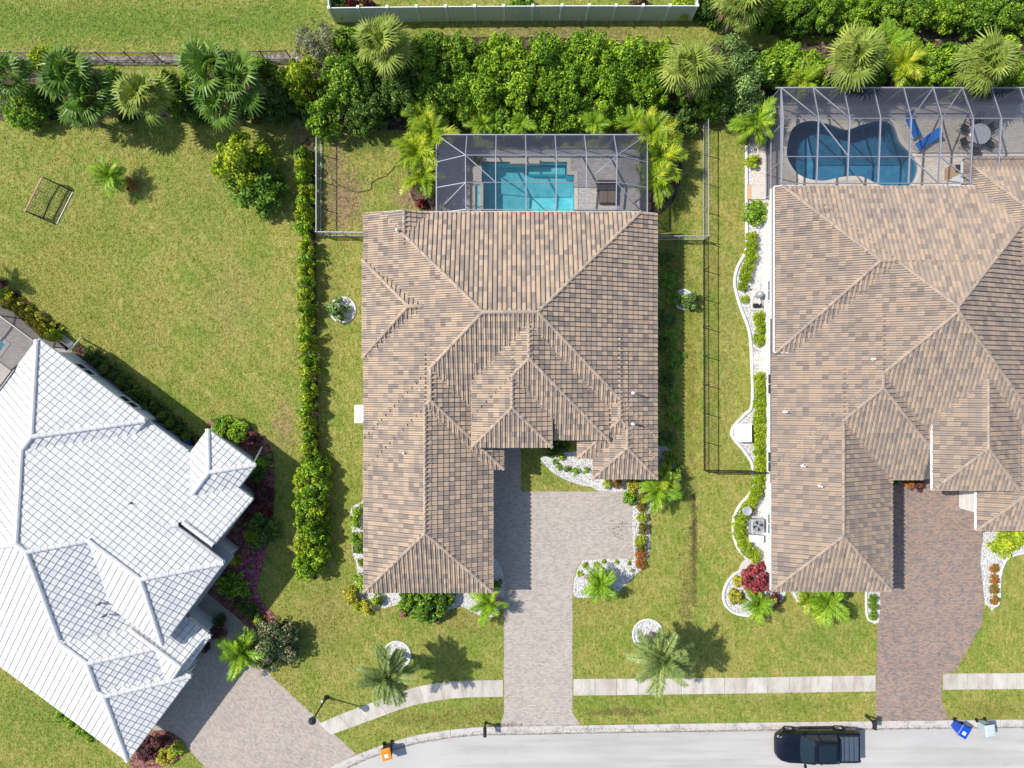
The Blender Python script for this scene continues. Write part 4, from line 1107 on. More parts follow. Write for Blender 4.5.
def bush_mesh(name, seed, n, leaf, clumps=14, lump=0.34, flat=0.0, loose=0.0, dome=True):
    """unit bush: radius 1, from z 0 to 1; leaves on the skins of many small clumps"""
    rs = np.random.RandomState(seed)
    cs = []
    while len(cs) < clumps:
        p = rs.uniform(-1, 1, 3); p[2] = rs.uniform(0.12, 1.0)
        q = np.array([p[0], p[1], (p[2]-0.38)/0.62])
        rr = np.linalg.norm(q)
        if 0.25 < rr < 0.80+0.1*rs.rand(): cs.append(p)
    cs = np.array(cs); crad = lump*rs.uniform(0.55, 1.25, clumps)
    crad *= np.clip(1.15 - 0.35*np.linalg.norm(cs[:, :2], axis=1), 0.6, 1.2)
    ct = rs.uniform(-0.22, 0.22, clumps)
    k = rs.choice(clumps, n, p=crad**2/(crad**2).sum())
    d = rs.normal(size=(n, 3)); d[:, 2] = np.abs(d[:, 2])*0.9 - 0.25; d /= np.linalg.norm(d, axis=1, keepdims=True)
    rad = crad[k]*(1 - np.abs(rs.normal(0, 0.20+loose, n)))
    C = cs[k] + d*rad[:, None]*np.array([1, 1, 0.85])
    C[:, 2] = np.clip(C[:, 2], 0.01, None)
    N = d*0.55 + rs.normal(0, 0.40, (n, 3)) + np.array([0, 0, 0.65]); N /= np.linalg.norm(N, axis=1, keepdims=True)
    V, Fq = leaves(C, N, leaf, rs)
    t = np.clip(0.48 + ct[k]*1.2 + rs.normal(0, 0.24, n), 0.02, 0.98)
    return mesh_np(name, V, Fq, t)

PROTO = {}
for kind, (n, leaf, cl, lump, loose) in {'tiny': (220, 0.34, 9, 0.42, 0.0), 'small': (800, 0.22, 22, 0.32, 0.02), 'ball': (2200, 0.13, 60, 0.24, 0.0), 'medium': (2900, 0.145, 55, 0.25, 0.04),
                                         'large': (12000, 0.072, 150, 0.165, 0.04), 'loose': (3600, 0.095, 60, 0.19, 0.12), 'wispy': (5200, 0.060, 60, 0.21, 0.25)}.items():
    PROTO[kind] = [bush_mesh(kind + '_foliage', 100+len(kind)*10+s, n, leaf, cl, lump, loose=loose) for s in range(3)]
VARIANTS = {}
def foliage_mesh(kind, mat):
    """a foliage mesh with the leaf colour, shared by all plants that use it"""
    i = rnd.randrange(3); key = (kind, mat, i)
    if key not in VARIANTS:
        m = PROTO[kind][i].copy(); m.materials.append(LM[mat]); VARIANTS[key] = m
    return VARIANTS[key]
def stem_mesh(r0, h, n_limb, seed):
    rs = random.Random(seed); mb = MB()
    mb.tube([(0, 0, -0.05), (0.02, 0.01, h*0.4), (0, 0.03, h*0.75)], [r0, r0*0.8, r0*0.35], 7)
    for k in range(n_limb):
        a = 2*math.pi*k/n_limb + rs.uniform(-0.4, 0.4); z = h*rs.uniform(0.12, 0.45); L = rs.uniform(0.45, 0.7)
        mb.tube([(0, 0, z), (math.cos(a)*L*0.5, math.sin(a)*L*0.5, z+h*0.22), (math.cos(a)*L, math.sin(a)*L, z+h*0.34)], [r0*0.55, r0*0.4, r0*0.15], 5)
    return mb.mesh('stem', M['bark'])
STEM = [stem_mesh(0.07, 1.0, 5, s) for s in range(3)]

NAMEKIND = {}
def bush(px, py, r, h, mat, label, kind=None, name='shrub', cat='shrub', group=None, rx=1.0, tree=False):
    kind = kind or ('tiny' if r < 0.25 else 'small' if r < 0.7 else 'medium' if r < 1.35 else 'large')
    x, y = G(px, py, h*0.6)
    t = thing(name, label, cat, (x, y, 0), 0, group)
    link('trunk' if tree else 'stem', STEM[rnd.randrange(3)], t, rot=(0, 0, rnd.uniform(0, 6.28)), scale=(r*0.8, r*0.8, h))
    link('crown' if tree else 'foliage', foliage_mesh(kind, mat), t, rot=(0, 0, rnd.uniform(0, 6.28)), scale=(r*rx*1.08, r/rx*1.08, h))
    return t

# ---- palm fronds
def fan_frond(name, seed, blade=0.85, pet=0.9, segs=20, mat=None):
    """costapalmate leaf: stalk along +x, then a folded fan of narrow drooping segments"""
    rs = np.random.RandomState(seed); V = []; Fq = []; T = []
    def quad(a, b, c, d, t):
        i = len(V); V.extend([a, b, c, d]); Fq.append((i, i+1, i+2, i+3)); T.append(t)
    w = 0.02
    quad((0, -w, 0.0), (pet, -w*0.6, 0.04), (pet, w*0.6, 0.04), (0, w, 0.0), 0.75)
    quad((0, -w, 0.0), (0, w, 0.0), (pet, w*0.6, -0.0), (pet, -w*0.6, -0.0), 0.6)
    o = np.array([pet, 0, 0.03])
    for k in range(segs):
        a = -2.15 + 4.3*k/(segs-1) + rs.uniform(-0.04, 0.04)
        L = blade*(0.72 + 0.35*math.cos(a*0.62))*rs.uniform(0.88, 1.1)
        d = np.array([math.cos(a), math.sin(a), 0]); s = np.array([-math.sin(a), math.cos(a), 0])
        b0 = o + d*0.05; m = o + d*L*0.55 + np.array([0, 0, 0.08*L - 0.10*abs(a)/2]); e = o + d*L + np.array([0, 0, -0.30*L*rs.uniform(0.5, 1.4)])
        wd = (0.062 if segs < 17 else 0.05)*rs.uniform(0.85, 1.15); t = float(np.clip(rs.normal(0.5, 0.13), 0.05, 0.9)); up = np.array([0, 0, 0.022])
        quad(b0 - s*0.008, m - s*wd, m + up, b0 + up*0.3, t); quad(b0 + up*0.3, m + up, m + s*wd, b0 + s*0.008, t+0.06)
        quad(m - s*wd, e - s*0.006, e + s*0.006, m + up, t); quad(m + up, e - s*0.006, e + s*0.006, m + s*wd, t+0.06)
    return mesh_np(name, np.array(V), np.array(Fq), T, mat)

def feather_frond(name, seed, L=1.8, leaflets=26, ll=0.42, wd=0.035, arch=0.5, mat=None, vee=0.5):
    rs = np.random.RandomState(seed); V = []; Fq = []; T = []
    def quad(a, b, c, d, t):
        i = len(V); V.extend([a, b, c, d]); Fq.append((i, i+1, i+2, i+3)); T.append(t)
    side = rs.uniform(-0.12, 0.12)
    def axis(s): return np.array([L*(s - 0.10*s*s), side*L*s*s, L*arch*(0.42*s - 0.95*s*s)])
    n = 9
    for k in range(n):
        a, b = axis(k/n), axis((k+1)/n); w0 = 0.022*(1-k/n)+0.005; w1 = 0.022*(1-(k+1)/n)+0.005
        quad(a - (0, w0, 0), b - (0, w1, 0), b + (0, w1, 0.008), a + (0, w0, 0.008), 0.8)
    for k in range(leaflets):
        s = 0.16 + 0.83*k/(leaflets-1); c = axis(s); tan = axis(min(1, s+0.02)) - axis(s-0.02); tan /= np.linalg.norm(tan)
        prof = ll*(math.sin(math.pi*(0.12 + 0.80*s))**0.7)
        for sg in (-1, 1):
            lat = np.array([-tan[1], tan[0], 0])*sg; lat /= np.linalg.norm(lat)
            d = lat*0.80 + tan*(0.45 + 0.35*s) + np.array([0, 0, vee*rs.uniform(0.2, 0.9)]); d /= np.linalg.norm(d)
            l = prof*rs.uniform(0.82, 1.1); e = c + d*l + np.array([0, 0, -0.42*l*rs.uniform(0.5, 1.2)]); m = c + d*l*0.5 + np.array([0, 0, 0.02])
            w = tan*wd*rs.uniform(0.8, 1.2); t = float(np.clip(rs.normal(0.5, 0.14), 0.05, 0.95))
            quad(c - w*0.25, m - w*0.5, m + w*0.5, c + w*0.25, t); quad(m - w*0.5, e - w*0.05, e + w*0.05, m + w*0.5, t)
    return mesh_np(name, np.array(V), np.array(Fq), T, mat)

FR = {}
def fronds(key, mat):
    if (key, mat) not in FR:
        mk = {'fan': lambda s: fan_frond('fan_frond', s, 0.72, 0.85, 15), 'fan_big': lambda s: fan_frond('fan_frond', s, 0.80, 0.92, 19),
              'feather': lambda s: feather_frond('frond', s, 1.0, 24, 0.26, 0.032), 'date': lambda s: feather_frond('frond', s, 1.0, 36, 0.23, 0.030, 0.55, None, 0.8),
              'areca': lambda s: feather_frond('frond', s, 1.0, 15, 0.33, 0.062, 0.6, None, 0.5), 'broad': lambda s: feather_frond('frond', s, 1.0, 11, 0.30, 0.085, 0.5)}[key]
        ms = []
        for s in range(4):
            m = mk(s + 5); m.materials.append(LM[mat]); ms.append(m)
        FR[(key, mat)] = ms
    return FR[(key, mat)]
def palm_trunk(h, r, seed, lean):
    rs = random.Random(seed); mb = MB(); n = max(5, int(h/0.22)); pts = []; rad = []
    for k in range(n+1):
        s = k/n; pts.append((lean[0]*s*s, lean[1]*s*s, h*s)); rad.append(r*(1.25-0.35*s)*(1.0 + (0.08 if k % 2 else 0)))
    mb.tube(pts, rad, 9)
    return mb.mesh('trunk', M['palm_bark'])
def palm(px, py, h, n, size, key, mat, label, base=None, name='palm_tree', cat='palm tree', group=None, el=(88, -35), trunk_r=0.14, spread=None):
    """px,py: where the crown shows; base: ground pixel of the trunk"""
    cx, cy = G(px, py, h)
    bx, by = G(*base) if base else (cx, cy)
    t = thing(name, label, cat, (bx, by, 0), 0, group)
    if h > 0.45: link('trunk', palm_trunk(h, trunk_r, px, (cx-bx, cy-by)), t)
    ms = fronds(key, mat); dd = fronds(key, 'dead'); g = 2.39996
    for k in range(n):
        f = (k+0.5)/n
        e = el[0] + (el[1]-el[0])*(f**0.8) + rnd.uniform(-14, 14)
        old = f > 0.72 and rnd.random() < (0.45 if key in ('fan', 'fan_big') else 0.25)
        if old: e -= rnd.uniform(5, 30)
        o = link('frond', (dd if old else ms)[rnd.randrange(4)], t, loc=(cx-bx, cy-by, h + 0.12*(1-f)), rot=(rnd.uniform(-0.6, 0.6) if key.startswith('fan') else rnd.uniform(-0.7, 0.7), -R(e), k*g + rnd.uniform(-0.5, 0.5)))
        s = size*rnd.uniform(0.68, 1.18)*(0.8 + 0.25*math.sin(math.pi*min(1, f+0.15))); o.scale = (s, s, s)
        o.rotation_mode = 'XYZ'
    return t

ORD = ['first', 'second', 'third', 'fourth', 'fifth', 'sixth', 'seventh', 'eighth', 'ninth', 'tenth', 'eleventh', 'twelfth', 'thirteenth', 'fourteenth', 'fifteenth', 'sixteenth', 'seventeenth', 'eighteenth', 'nineteenth', 'twentieth'] + ['twenty-' + w for w in ('first', 'second', 'third', 'fourth', 'fifth')]
# ---- rear planting, left
palm(10, 76, 3.2, 30, 1.12, 'fan', 'fan_dark', 'dark fan palm cut by the left edge of the photo', name='fan_palm')
bush(22, 104, 1.65, 2.2, 'bright', 'bright rounded shrub at the left end of the rear planting')
bush(42, 58, 0.95, 1.6, 'lime', 'light green shrub behind the left fan palms')
bush(52, 96, 0.95, 1.8, 'dark', 'blue green shrub between bright shrub and fan palms')
palm(74, 80, 3.6, 34, 1.2, 'fan', 'fan_dark', 'dark fan palm in the thick clump right of the bright shrub, rear one', name='fan_palm')
palm(95, 100, 3.0, 32, 1.15, 'fan', 'fan_dark', 'dark fan palm in the thick clump right of the bright shrub, front one', name='fan_palm')
palm(80, 112, 2.2, 22, 0.85, 'fan', 'fan_dark', 'low dark fan palm at the lawn edge of the thick clump', name='fan_palm')
palm(146, 96, 3.4, 40, 1.12, 'fan', 'fan_pale', 'pale fan palm standing alone between two dark palm clumps', name='fan_palm')
bush(180, 102, 1.0, 1.7, 'mid', 'low green shrub between pale fan palm and right palm clump')
bush(190, 86, 0.85, 1.6, 'bright', 'small bright shrub at the foot of the drain strip')
palm(214, 70, 3.8, 34, 1.22, 'fan', 'fan_dark', 'glossy fan palm in the clump left of the long hedge, rear one', name='fan_palm')
palm(240, 84, 3.6, 34, 1.22, 'fan', 'fan_dark', 'glossy fan palm in the clump left of the long hedge, right one', name='fan_palm')
palm(222, 104, 3.2, 30, 1.12, 'fan', 'fan_dark', 'glossy fan palm in the clump left of the long hedge, front one', name='fan_palm')
bush(238, 160, 2.0, 3.6, 'lime', 'loose yellow green tree on the left lawn beside the hedge, upper crown', 'loose', 'broadleaf_tree', 'tree', tree=True)
bush(254, 182, 2.1, 2.8, 'mid', 'greener tree leaning on the yellow green tree on the left lawn', 'loose', 'broadleaf_tree', 'tree', tree=True)
# ---- rear planting, middle
bush(316, 44, 1.7, 3.2, 'olive', 'sparse grey shrub below the left end of the vinyl fence', 'wispy')
bush(300, 78, 1.65, 3.4, 'lime', 'yellow green tree in the rear planting above the fence corner', 'loose', 'broadleaf_tree', 'tree', tree=True)
bush(272, 98, 1.5, 2.8, 'dark', 'dark shrub between the fan palm clump and yellow green tree')
bush(322, 112, 1.6, 3.0, 'bright', 'bright loose tree overhanging the grey fence corner', 'loose', 'broadleaf_tree', 'tree', tree=True)
bush(348, 78, 2.0, 3.6, 'mid', 'green tree left of the pale sabal palm', None, 'broadleaf_tree', 'tree', tree=True)
bush(362, 104, 1.8, 3.2, 'dark', 'dark green shrub below the pale sabal palm')
bush(345, 42, 1.1, 2.4, 'mid', 'green shrub between grey shrub and sabal palm')
palm(383, 47, 4.4, 50, 1.08, 'fan_big', 'fan_pale', 'pale sabal palm just below the vinyl fence', name='sabal_palm')
bush(402, 92, 1.8, 3.2, 'dark', 'dark green shrub right below the pale sabal palm')
bush(428, 58, 1.9, 3.6, 'mid', 'green shrub right of the pale sabal palm')
bush(436, 90, 1.8, 3.4, 'mid', 'green shrub above the yellow areca palms')
bush(458, 58, 1.7, 3.5, 'mid', 'leftmost tall shrub of the dense bright hedge, upper')
hg = 'dense bright hedge above the middle pool cage'
for px, py, r, w in ((482, 88, 1.8, 'left front'), (500, 60, 1.9, 'left rear'), (525, 88, 1.9, 'second front'), (545, 60, 2.0, 'second rear'), (568, 88, 1.9, 'third front'), (588, 58, 2.0, 'third rear'), (610, 86, 1.9, 'fourth front'), (630, 62, 2.0, 'right rear'), (648, 90, 1.5, 'right front')):
    bush(px, py, r, 3.6, 'bright', f'{w} shrub in the dense bright hedge above the middle pool', None, 'hedge_shrub', 'shrub', hg)
palm(423, 116, 1.6, 22, 1.4, 'areca', 'areca', 'yellow tipped areca palm at the dark gap left of the pool cage', name='areca_palm', trunk_r=0.06, el=(75, 0))
palm(432, 135, 1.7, 26, 1.7, 'areca', 'areca', 'areca palm at the upper left corner of the middle pool cage', name='areca_palm', trunk_r=0.06, el=(78, 5))
palm(418, 154, 1.6, 28, 1.7, 'areca', 'areca', 'yellow green areca palm left of the middle pool cage, middle of three', name='areca_palm', trunk_r=0.06, el=(78, 5))
palm(424, 178, 1.5, 26, 1.6, 'areca', 'areca', 'yellow green areca palm left of the middle pool cage, lowest of three', name='areca_palm', trunk_r=0.06, el=(78, 5))
bush(421, 203, 0.35, 0.6, 'red', 'small red plant below the areca palms beside the tile roof')
bush(500, 120, 1.3, 2.2, 'bright', 'rounded bright shrub against the pool cage, leftmost')
palm(482, 124, 1.2, 22, 1.1, 'areca', 'feather_bright', 'small bright palm against the pool cage left of the rounded shrub', name='feather_palm', trunk_r=0.05, el=(75, 5))
bush(540, 121, 1.1, 2.0, 'bright', 'rounded bright shrub against the pool cage, second')
palm(520, 124, 1.3, 22, 1.1, 'areca', 'feather_bright', 'small bright palm between the two rounded shrubs', name='feather_palm', trunk_r=0.05, el=(75, 5))
palm(594, 124, 1.3, 24, 1.1, 'areca', 'feather_bright', 'small bright palm against the middle of the pool cage', name='feather_palm', trunk_r=0.05, el=(75, 5))
bush(565, 123, 0.9, 1.7, 'mid', 'low green shrub between the small palms on the cage')
palm(634, 124, 1.5, 24, 1.1, 'areca', 'feather_bright', 'bright palm behind the upper right corner of the pool cage', name='feather_palm', trunk_r=0.05, el=(75, 5))
palm(650, 136, 1.7, 28, 1.7, 'areca', 'areca', 'yellow areca palm right of the pool cage, topmost', name='areca_palm', trunk_r=0.06, el=(78, 5))
palm(660, 158, 1.6, 28, 1.6, 'areca', 'areca', 'yellow areca palm right of the pool cage, middle', name='areca_palm', trunk_r=0.06, el=(78, 5))
palm(655, 182, 1.5, 26, 1.5, 'areca', 'areca', 'yellow areca palm right of the pool cage, lowest', name='areca_palm', trunk_r=0.06, el=(78, 5))
palm(691, 68, 4.2, 50, 1.12, 'fan_big', 'fan_pale', 'pale sabal palm right of the dense bright hedge', name='sabal_palm')
bush(735, 62, 2.0, 4.0, 'grey', 'soft grey green tree right of the pale sabal palm, upper', 'wispy', 'broadleaf_tree', 'tree', tree=True)
bush(742, 92, 1.9, 3.6, 'grey', 'soft grey green tree left of the right pool cage, lower', 'wispy', 'broadleaf_tree', 'tree', tree=True)
bush(715, 98, 1.4, 2.8, 'mid', 'dark shrub below the pale sabal palm and grey tree')
bush(680, 116, 1.3, 1.6, 'dark', 'low dark shrub at the upper end of the right fence')
palm(754, 124, 1.3, 26, 1.6, 'areca', 'feather_bright', 'bright palm at the left corner of the right pool cage', name='feather_palm', trunk_r=0.06, el=(75, 0))
# ---- rear planting, right
bush(784, 62, 1.6, 2.6, 'bright', 'bright shrub right of the grey green tree')
bush(808, 70, 1.5, 2.4, 'bright', 'bright shrub left of the first sabal palm on the right')
palm(800, 82, 1.4, 22, 1.4, 'areca', 'areca', 'yellowish palm against the upper left of the right cage', name='areca_palm', trunk_r=0.06, el=(75, 0))
palm(853, 62, 3.4, 50, 1.08, 'fan_big', 'fan_pale', 'pale sabal palm over the right pool cage, left one', name='sabal_palm')
palm(884, 48, 1.8, 24, 1.7, 'areca', 'feather_bright', 'light feathery palm right of the left sabal palm', name='feather_palm', trunk_r=0.06, el=(75, 0))
palm(900, 66, 1.8, 26, 1.7, 'areca', 'areca', 'loose areca palm between the two right sabal palms', name='areca_palm', trunk_r=0.06, el=(75, 0))
for px, py, r, lab in ((832, 74, 1.1, 'bright shrub under the left sabal palm beside the right cage'), (926, 66, 1.6, 'dense bright shrub left of the right sabal palm'), (948, 62, 1.3, 'bright shrub touching the right sabal palm'), (912, 80, 1.0, 'low bright shrub against the top of the right cage'), (1018, 72, 1.5, 'bright shrub at the right edge behind the cage')):
    bush(px, py, r, 2.3, 'bright', lab)
palm(985, 66, 3.6, 50, 1.1, 'fan_big', 'fan_pale', 'pale sabal palm over the right pool cage, right one', name='sabal_palm')
for k in range(10):
    bush(768 + k*30, 8 + (k % 2)*3, 1.45, 2.6, 'mid' if k % 3 else 'bright', f'{ORD[k]} tall hedge shrub from the left along the top right edge', None, 'hedge_shrub', 'shrub', 'hedge along the top right edge')
palm(742, 4, 3.4, 48, 1.05, 'fan_big', 'fan_pale', 'sabal palm cut by the top edge right of the vinyl fence', name='sabal_palm')
bush(712, 6, 1.1, 2.0, 'dark', 'dark shrub between the fence end and the cut off sabal palm')
for px, py, r, m_, lab in ((338, 6, 0.7, 'dark', 'dark shrub peeking over the left end of the vinyl fence'), (350, 2, 0.5, 'red', 'small red plant behind the vinyl fence'), (366, 3, 0.5, 'maroon', 'small maroon plant behind the vinyl fence'), (640, 3, 0.6, 'maroon', 'small brown red plant behind the right end of the fence'), (684, 4, 0.8, 'lime', 'light shrub over the right end of the vinyl fence'), (520, 2, 0.8, 'mid', 'green shrub behind the middle of the vinyl fence')):
    bush(px, py, r, 1.3, m_, lab)
# ---- left lawn
palm(112, 176, 1.2, 30, 1.15, 'areca', 'feather_bright', 'small feather palm on the left lawn beside the orange plant', name='feather_palm', trunk_r=0.06, base=(124, 181), el=(70, -15))
bush(130.5, 184, 0.42, 0.5, 'orange', 'round orange bromeliad beside the small lawn palm', None, 'bromeliad', 'plant')
# ---- long hedge, single shrubs then a thick end
ys_ = [152, 165, 178, 190, 203, 215, 227, 246, 258, 271, 284, 297, 309, 322, 335, 347, 360, 373, 386, 398, 411, 424, 437, 450, 461]
for k, y in enumerate(ys_):
    bush(303.5 + 5.5*(y-150)/310 + rnd.uniform(-1, 1), y, rnd.uniform(0.54, 0.66), rnd.uniform(1.2, 1.6), 'lime' if k % 2 else 'bright', f'{ORD[k]} small shrub from the top in the single row of the long hedge', 'small', 'hedge_shrub', 'shrub', 'single row of the long hedge')
for k, y in enumerate((470, 480, 491, 502, 513, 524, 535, 546, 557, 567)):
    bush(311 + (-4 if k % 2 else 4), y, 0.95, rnd.uniform(1.7, 2.1), 'lime' if k % 3 == 1 else 'bright', f'{ORD[k]} thick shrub from the top at the bushy lower end of the long hedge', 'medium', 'hedge_shrub', 'shrub', 'thick end of the long hedge')
# ---- middle house, around the walls
bush(336, 309, 0.75, 1.0, 'grey', 'sparse grey green shrub in the ring left of the middle house', 'small')
bush(691, 299.5, 0.62, 1.2, 'grey', 'small pale tree in the ring right of the middle house', 'small')
for px, py, r, m_, lab in ((357.5, 511, 0.45, 'bright', 'small shrub in the left wall bed, topmost'), (355.5, 522, 0.45, 'bright', 'small shrub in the left wall bed above the stone gap'), (357, 539, 0.5, 'mid', 'small shrub in the left wall bed below the stone gap'), (358.5, 549, 0.48, 'mid', 'small shrub in the left wall bed, lower of the pair'), (362, 563, 0.3, 'mid', 'tiny shrub half under the left eave'),
                           (362, 583, 0.6, 'bright', 'green shrub above the yellow shrub at the garage corner'), (352, 596, 0.6, 'yellow', 'yellow shrub at the lower left corner of the garage wing'), (366, 607, 0.55, 'yellow', 'yellow shrub in front of the garage wing corner'), (358, 606, 0.45, 'lime', 'yellow green shrub between two yellow shrubs'), (376, 600, 0.45, 'lime', 'yellow green shrub touching the garage eave'),
                           (404, 613, 0.35, 'pink', 'small pink flowering plant in front of the garage'), (436, 618, 0.3, 'pink', 'tiny pink flowering plant below the large shrub')):
    bush(px, py, r, 0.8, m_, lab)
bush(428, 606, 1.25, 1.7, 'mid', 'large green shrub in front of the garage wing')
bush(408, 602, 0.8, 1.3, 'mid', 'green shrub left of the large shrub at the garage')
bush(444, 598, 0.7, 1.3, 'mid', 'green shrub right of the large shrub at the garage')
palm(488, 602, 0.9, 26, 1.35, 'broad', 'feather_bright', 'bright broad leaved palm at the right corner of the garage wing', name='feather_palm', trunk_r=0.06, el=(82, -12))
bush(496, 584, 0.4, 0.9, 'dark', 'dark plant beside the garage wing corner bed')
for k, (px, py, r) in enumerate(((554.8, 462, 0.2), (559.5, 467, 0.24), (568, 469, 0.27), (576, 472, 0.28), (586.3, 471, 0.24))):
    bush(px, py, r, 0.3, 'mid', f'{ORD[k]} small green tuft from the left in the white gravel before the entry', 'tiny', 'grass_tuft', 'plant', 'tufts in the entry gravel')
bush(560, 456, 0.3, 0.4, 'lime', 'light green tuft against the entry wall', 'tiny', 'grass_tuft', 'plant')
bush(552, 449, 0.55, 1.0, 'dark', 'dark shrub in the shade beside the entry')
bush(562, 446, 0.5, 1.0, 'dark', 'dark shrub under the entry eave')
for px, py, r, m_, lab in ((608, 484.5, 0.32, 'lime', 'small tuft under the right front eave, left one'), (618, 484, 0.32, 'croton', 'small tuft under the right front eave, right one'), (636, 485, 0.55, 'yellow', 'yellow shrub at the upper right corner of the court'), (631, 499, 0.5, 'bright', 'round green shrub at the upper right corner of the court'), (642, 497, 0.5, 'croton', 'red and yellow croton beside the round green shrub'),
                           (669, 460, 0.6, 'mid', 'green shrub at the right corner of the middle house wall'), (676, 471, 0.5, 'mid', 'green shrub outermost at the right corner of the middle house'), (664, 482, 0.7, 'lime', 'yellow green shrub behind the broad leaved plant'), (661, 345, 0.6, 'dark', 'dark shrub in the shade right of the middle house')):
    bush(px, py, r, 0.9, m_, lab)
palm(656, 490, 0.9, 30, 1.45, 'broad', 'feather_bright', 'large bright broad leaved plant right of the middle house front', name='feather_palm', trunk_r=0.07, el=(82, -12))
palm(664, 474, 0.8, 24, 1.2, 'broad', 'areca', 'yellow broad leaved plant behind the large bright one', name='feather_palm', trunk_r=0.06, el=(72, 5))
for px, py, r, m_, lab in ((642.3, 507.5, 0.38, 'croton', 'croton ball in the court strip, topmost'), (643, 518, 0.38, 'lime', 'croton ball in the court strip, second from top'), (643.3, 528.5, 0.42, 'croton', 'croton ball in the court strip, third from top'), (641.5, 541, 0.42, 'lime', 'croton ball in the court strip, top of the lower group'), (641.5, 547, 0.42, 'croton', 'croton ball in the court strip, second of the lower group'), (641, 556, 0.4, 'croton', 'croton ball in the court strip, third of the lower group'), (641, 565, 0.38, 'croton', 'croton ball in the court strip, lowest')):
    bush(px, py, r, 0.6, m_, lab, 'ball', 'croton_ball', 'shrub', 'croton balls beside the court')
for k, (px, py, r) in enumerate(((579.5, 574, 0.22), (585, 565, 0.22), (596, 564.5, 0.22), (604, 562, 0.16), (617, 562, 0.16), (629, 563, 0.16), (632, 571, 0.14))):
    bush(px, py, r, 0.25, 'lime', f'{ORD[k]} small yellow green tuft from the left in the gravel bed at the court corner', 'tiny', 'grass_tuft', 'plant', 'tufts at the court corner')
palm(600, 585, 1.0, 32, 1.3, 'broad', 'feather_bright', 'bright feather palm in the gravel bed at the court corner', name='feather_palm', trunk_r=0.08, el=(68, -12))
palm(388, 673, 3.9, 60, 1.95, 'date', 'feather_pale', 'pale feathery front palm left of the middle driveway', name='date_palm', base=(400, 653), trunk_r=0.15, el=(82, -35))
palm(661, 657, 3.9, 60, 1.95, 'date', 'feather_pale', 'pale feathery front palm right of the middle driveway', name='date_palm', base=(651, 634), trunk_r=0.15, el=(82, -35))
# ---- right house
bush(754, 160, 0.5, 0.7, 'lime', 'small yellow green shrub at the top of the white gravel bed')
bush(756.5, 212, 0.85, 1.2, 'bright', 'large clipped round shrub in the white gravel bed', 'ball')
for k, (px, py, r) in enumerate(((752.5, 236, 0.42), (752, 245, 0.48), (751, 254, 0.5), (749.5, 262, 0.5), (747.5, 270, 0.46), (745.5, 278, 0.42), (743.5, 286, 0.36))):
    bush(px, py, r, 0.7, 'lime', f'{ORD[k]} low clipped shrub from the top in the short hedge above the pool pump', 'ball', 'hedge_shrub', 'shrub', 'short clipped hedge in the gravel bed')
bush(745.5, 299, 0.3, 0.4, 'lime', 'single small round shrub below the short clipped hedge', 'ball')
for k, py in enumerate((316, 324, 332, 340)):
    bush(760.5, py, 0.45, 0.7, 'lime', f'{ORD[k]} clipped shrub from the top in the short square hedge below the pool pump', 'ball', 'hedge_shrub', 'shrub', 'short square hedge in the gravel bed')
for k in range(15):
    bush(761 - (0.7 if k > 11 else 0)*(k-11)*2, 379 + k*8.2, 0.5, 0.8, 'lime', f'{ORD[k]} clipped shrub from the top in the long straight hedge along the right house', 'ball', 'hedge_shrub', 'shrub', 'long straight clipped hedge')
for k, (px, py) in enumerate(((753, 501), (747, 509), (742, 517), (739.5, 526), (741, 535), (744, 544), (749, 551), (755, 556))):
    bush(px, py, 0.5, 0.7, 'lime', f'{ORD[k]} clipped shrub from the top in the curved hedge round the air conditioner', 'ball', 'hedge_shrub', 'shrub', 'curved clipped hedge')
bush(756, 581, 0.95, 1.2, 'red', 'large red leaved shrub at the right house corner')
bush(774, 599, 0.5, 0.9, 'red', 'small red leaved shrub under the right house corner eave')
bush(762, 567, 0.3, 0.6, 'red', 'small red sprig above the large red shrub')
bush(738, 598, 0.55, 0.7, 'yellow', 'yellow shrub in the round gravel bed')
bush(740, 582, 0.4, 0.6, 'yellow', 'small yellow shrub left of the red shrub')
palm(757, 602, 0.8, 26, 1.2, 'broad', 'feather_bright', 'bright feather palm in front of the red shrub', name='feather_palm', trunk_r=0.06, el=(82, -12))
palm(826, 600, 1.0, 30, 1.5, 'broad', 'feather_bright', 'bright feather palm under the front eave of the right house', name='feather_palm', trunk_r=0.07, el=(82, -12))
palm(806, 598, 0.7, 22, 0.95, 'broad', 'areca', 'smaller yellowish palm beside the bright eave palm', name='feather_palm', trunk_r=0.05, el=(72, 0))
for k, py in enumerate((599.5, 607.5, 616)): bush(874, py, 0.33, 0.5, 'mid', f'{ORD[k]} round clipped shrub from the top in the narrow gravel strip by the red driveway', 'ball', 'round_shrub', 'shrub', 'round shrubs in the narrow strip')
for k, py in enumerate((568.5, 580, 590, 600)): bush(995.5, py, 0.34, 0.5, 'croton', f'{ORD[k]} round orange green croton from the top right of the red driveway', 'ball', 'croton_ball', 'shrub', 'crotons right of the red driveway')
bush(1006, 543, 1.1, 1.1, 'lime', 'loose yellow green shrub at the right edge beside the driveway', 'loose')
bush(1018, 536, 0.8, 1.0, 'lime', 'yellow green shrub cut by the right edge')
bush(918, 484, 0.5, 0.7, 'maroon', 'red brown croton at the head of the red driveway', 'small')
bush(910, 483, 0.35, 0.6, 'orange', 'small orange croton at the head of the red driveway')
bush(896, 482, 0.3, 0.6, 'mid', 'small green plant in the shade at the head of the red driveway')
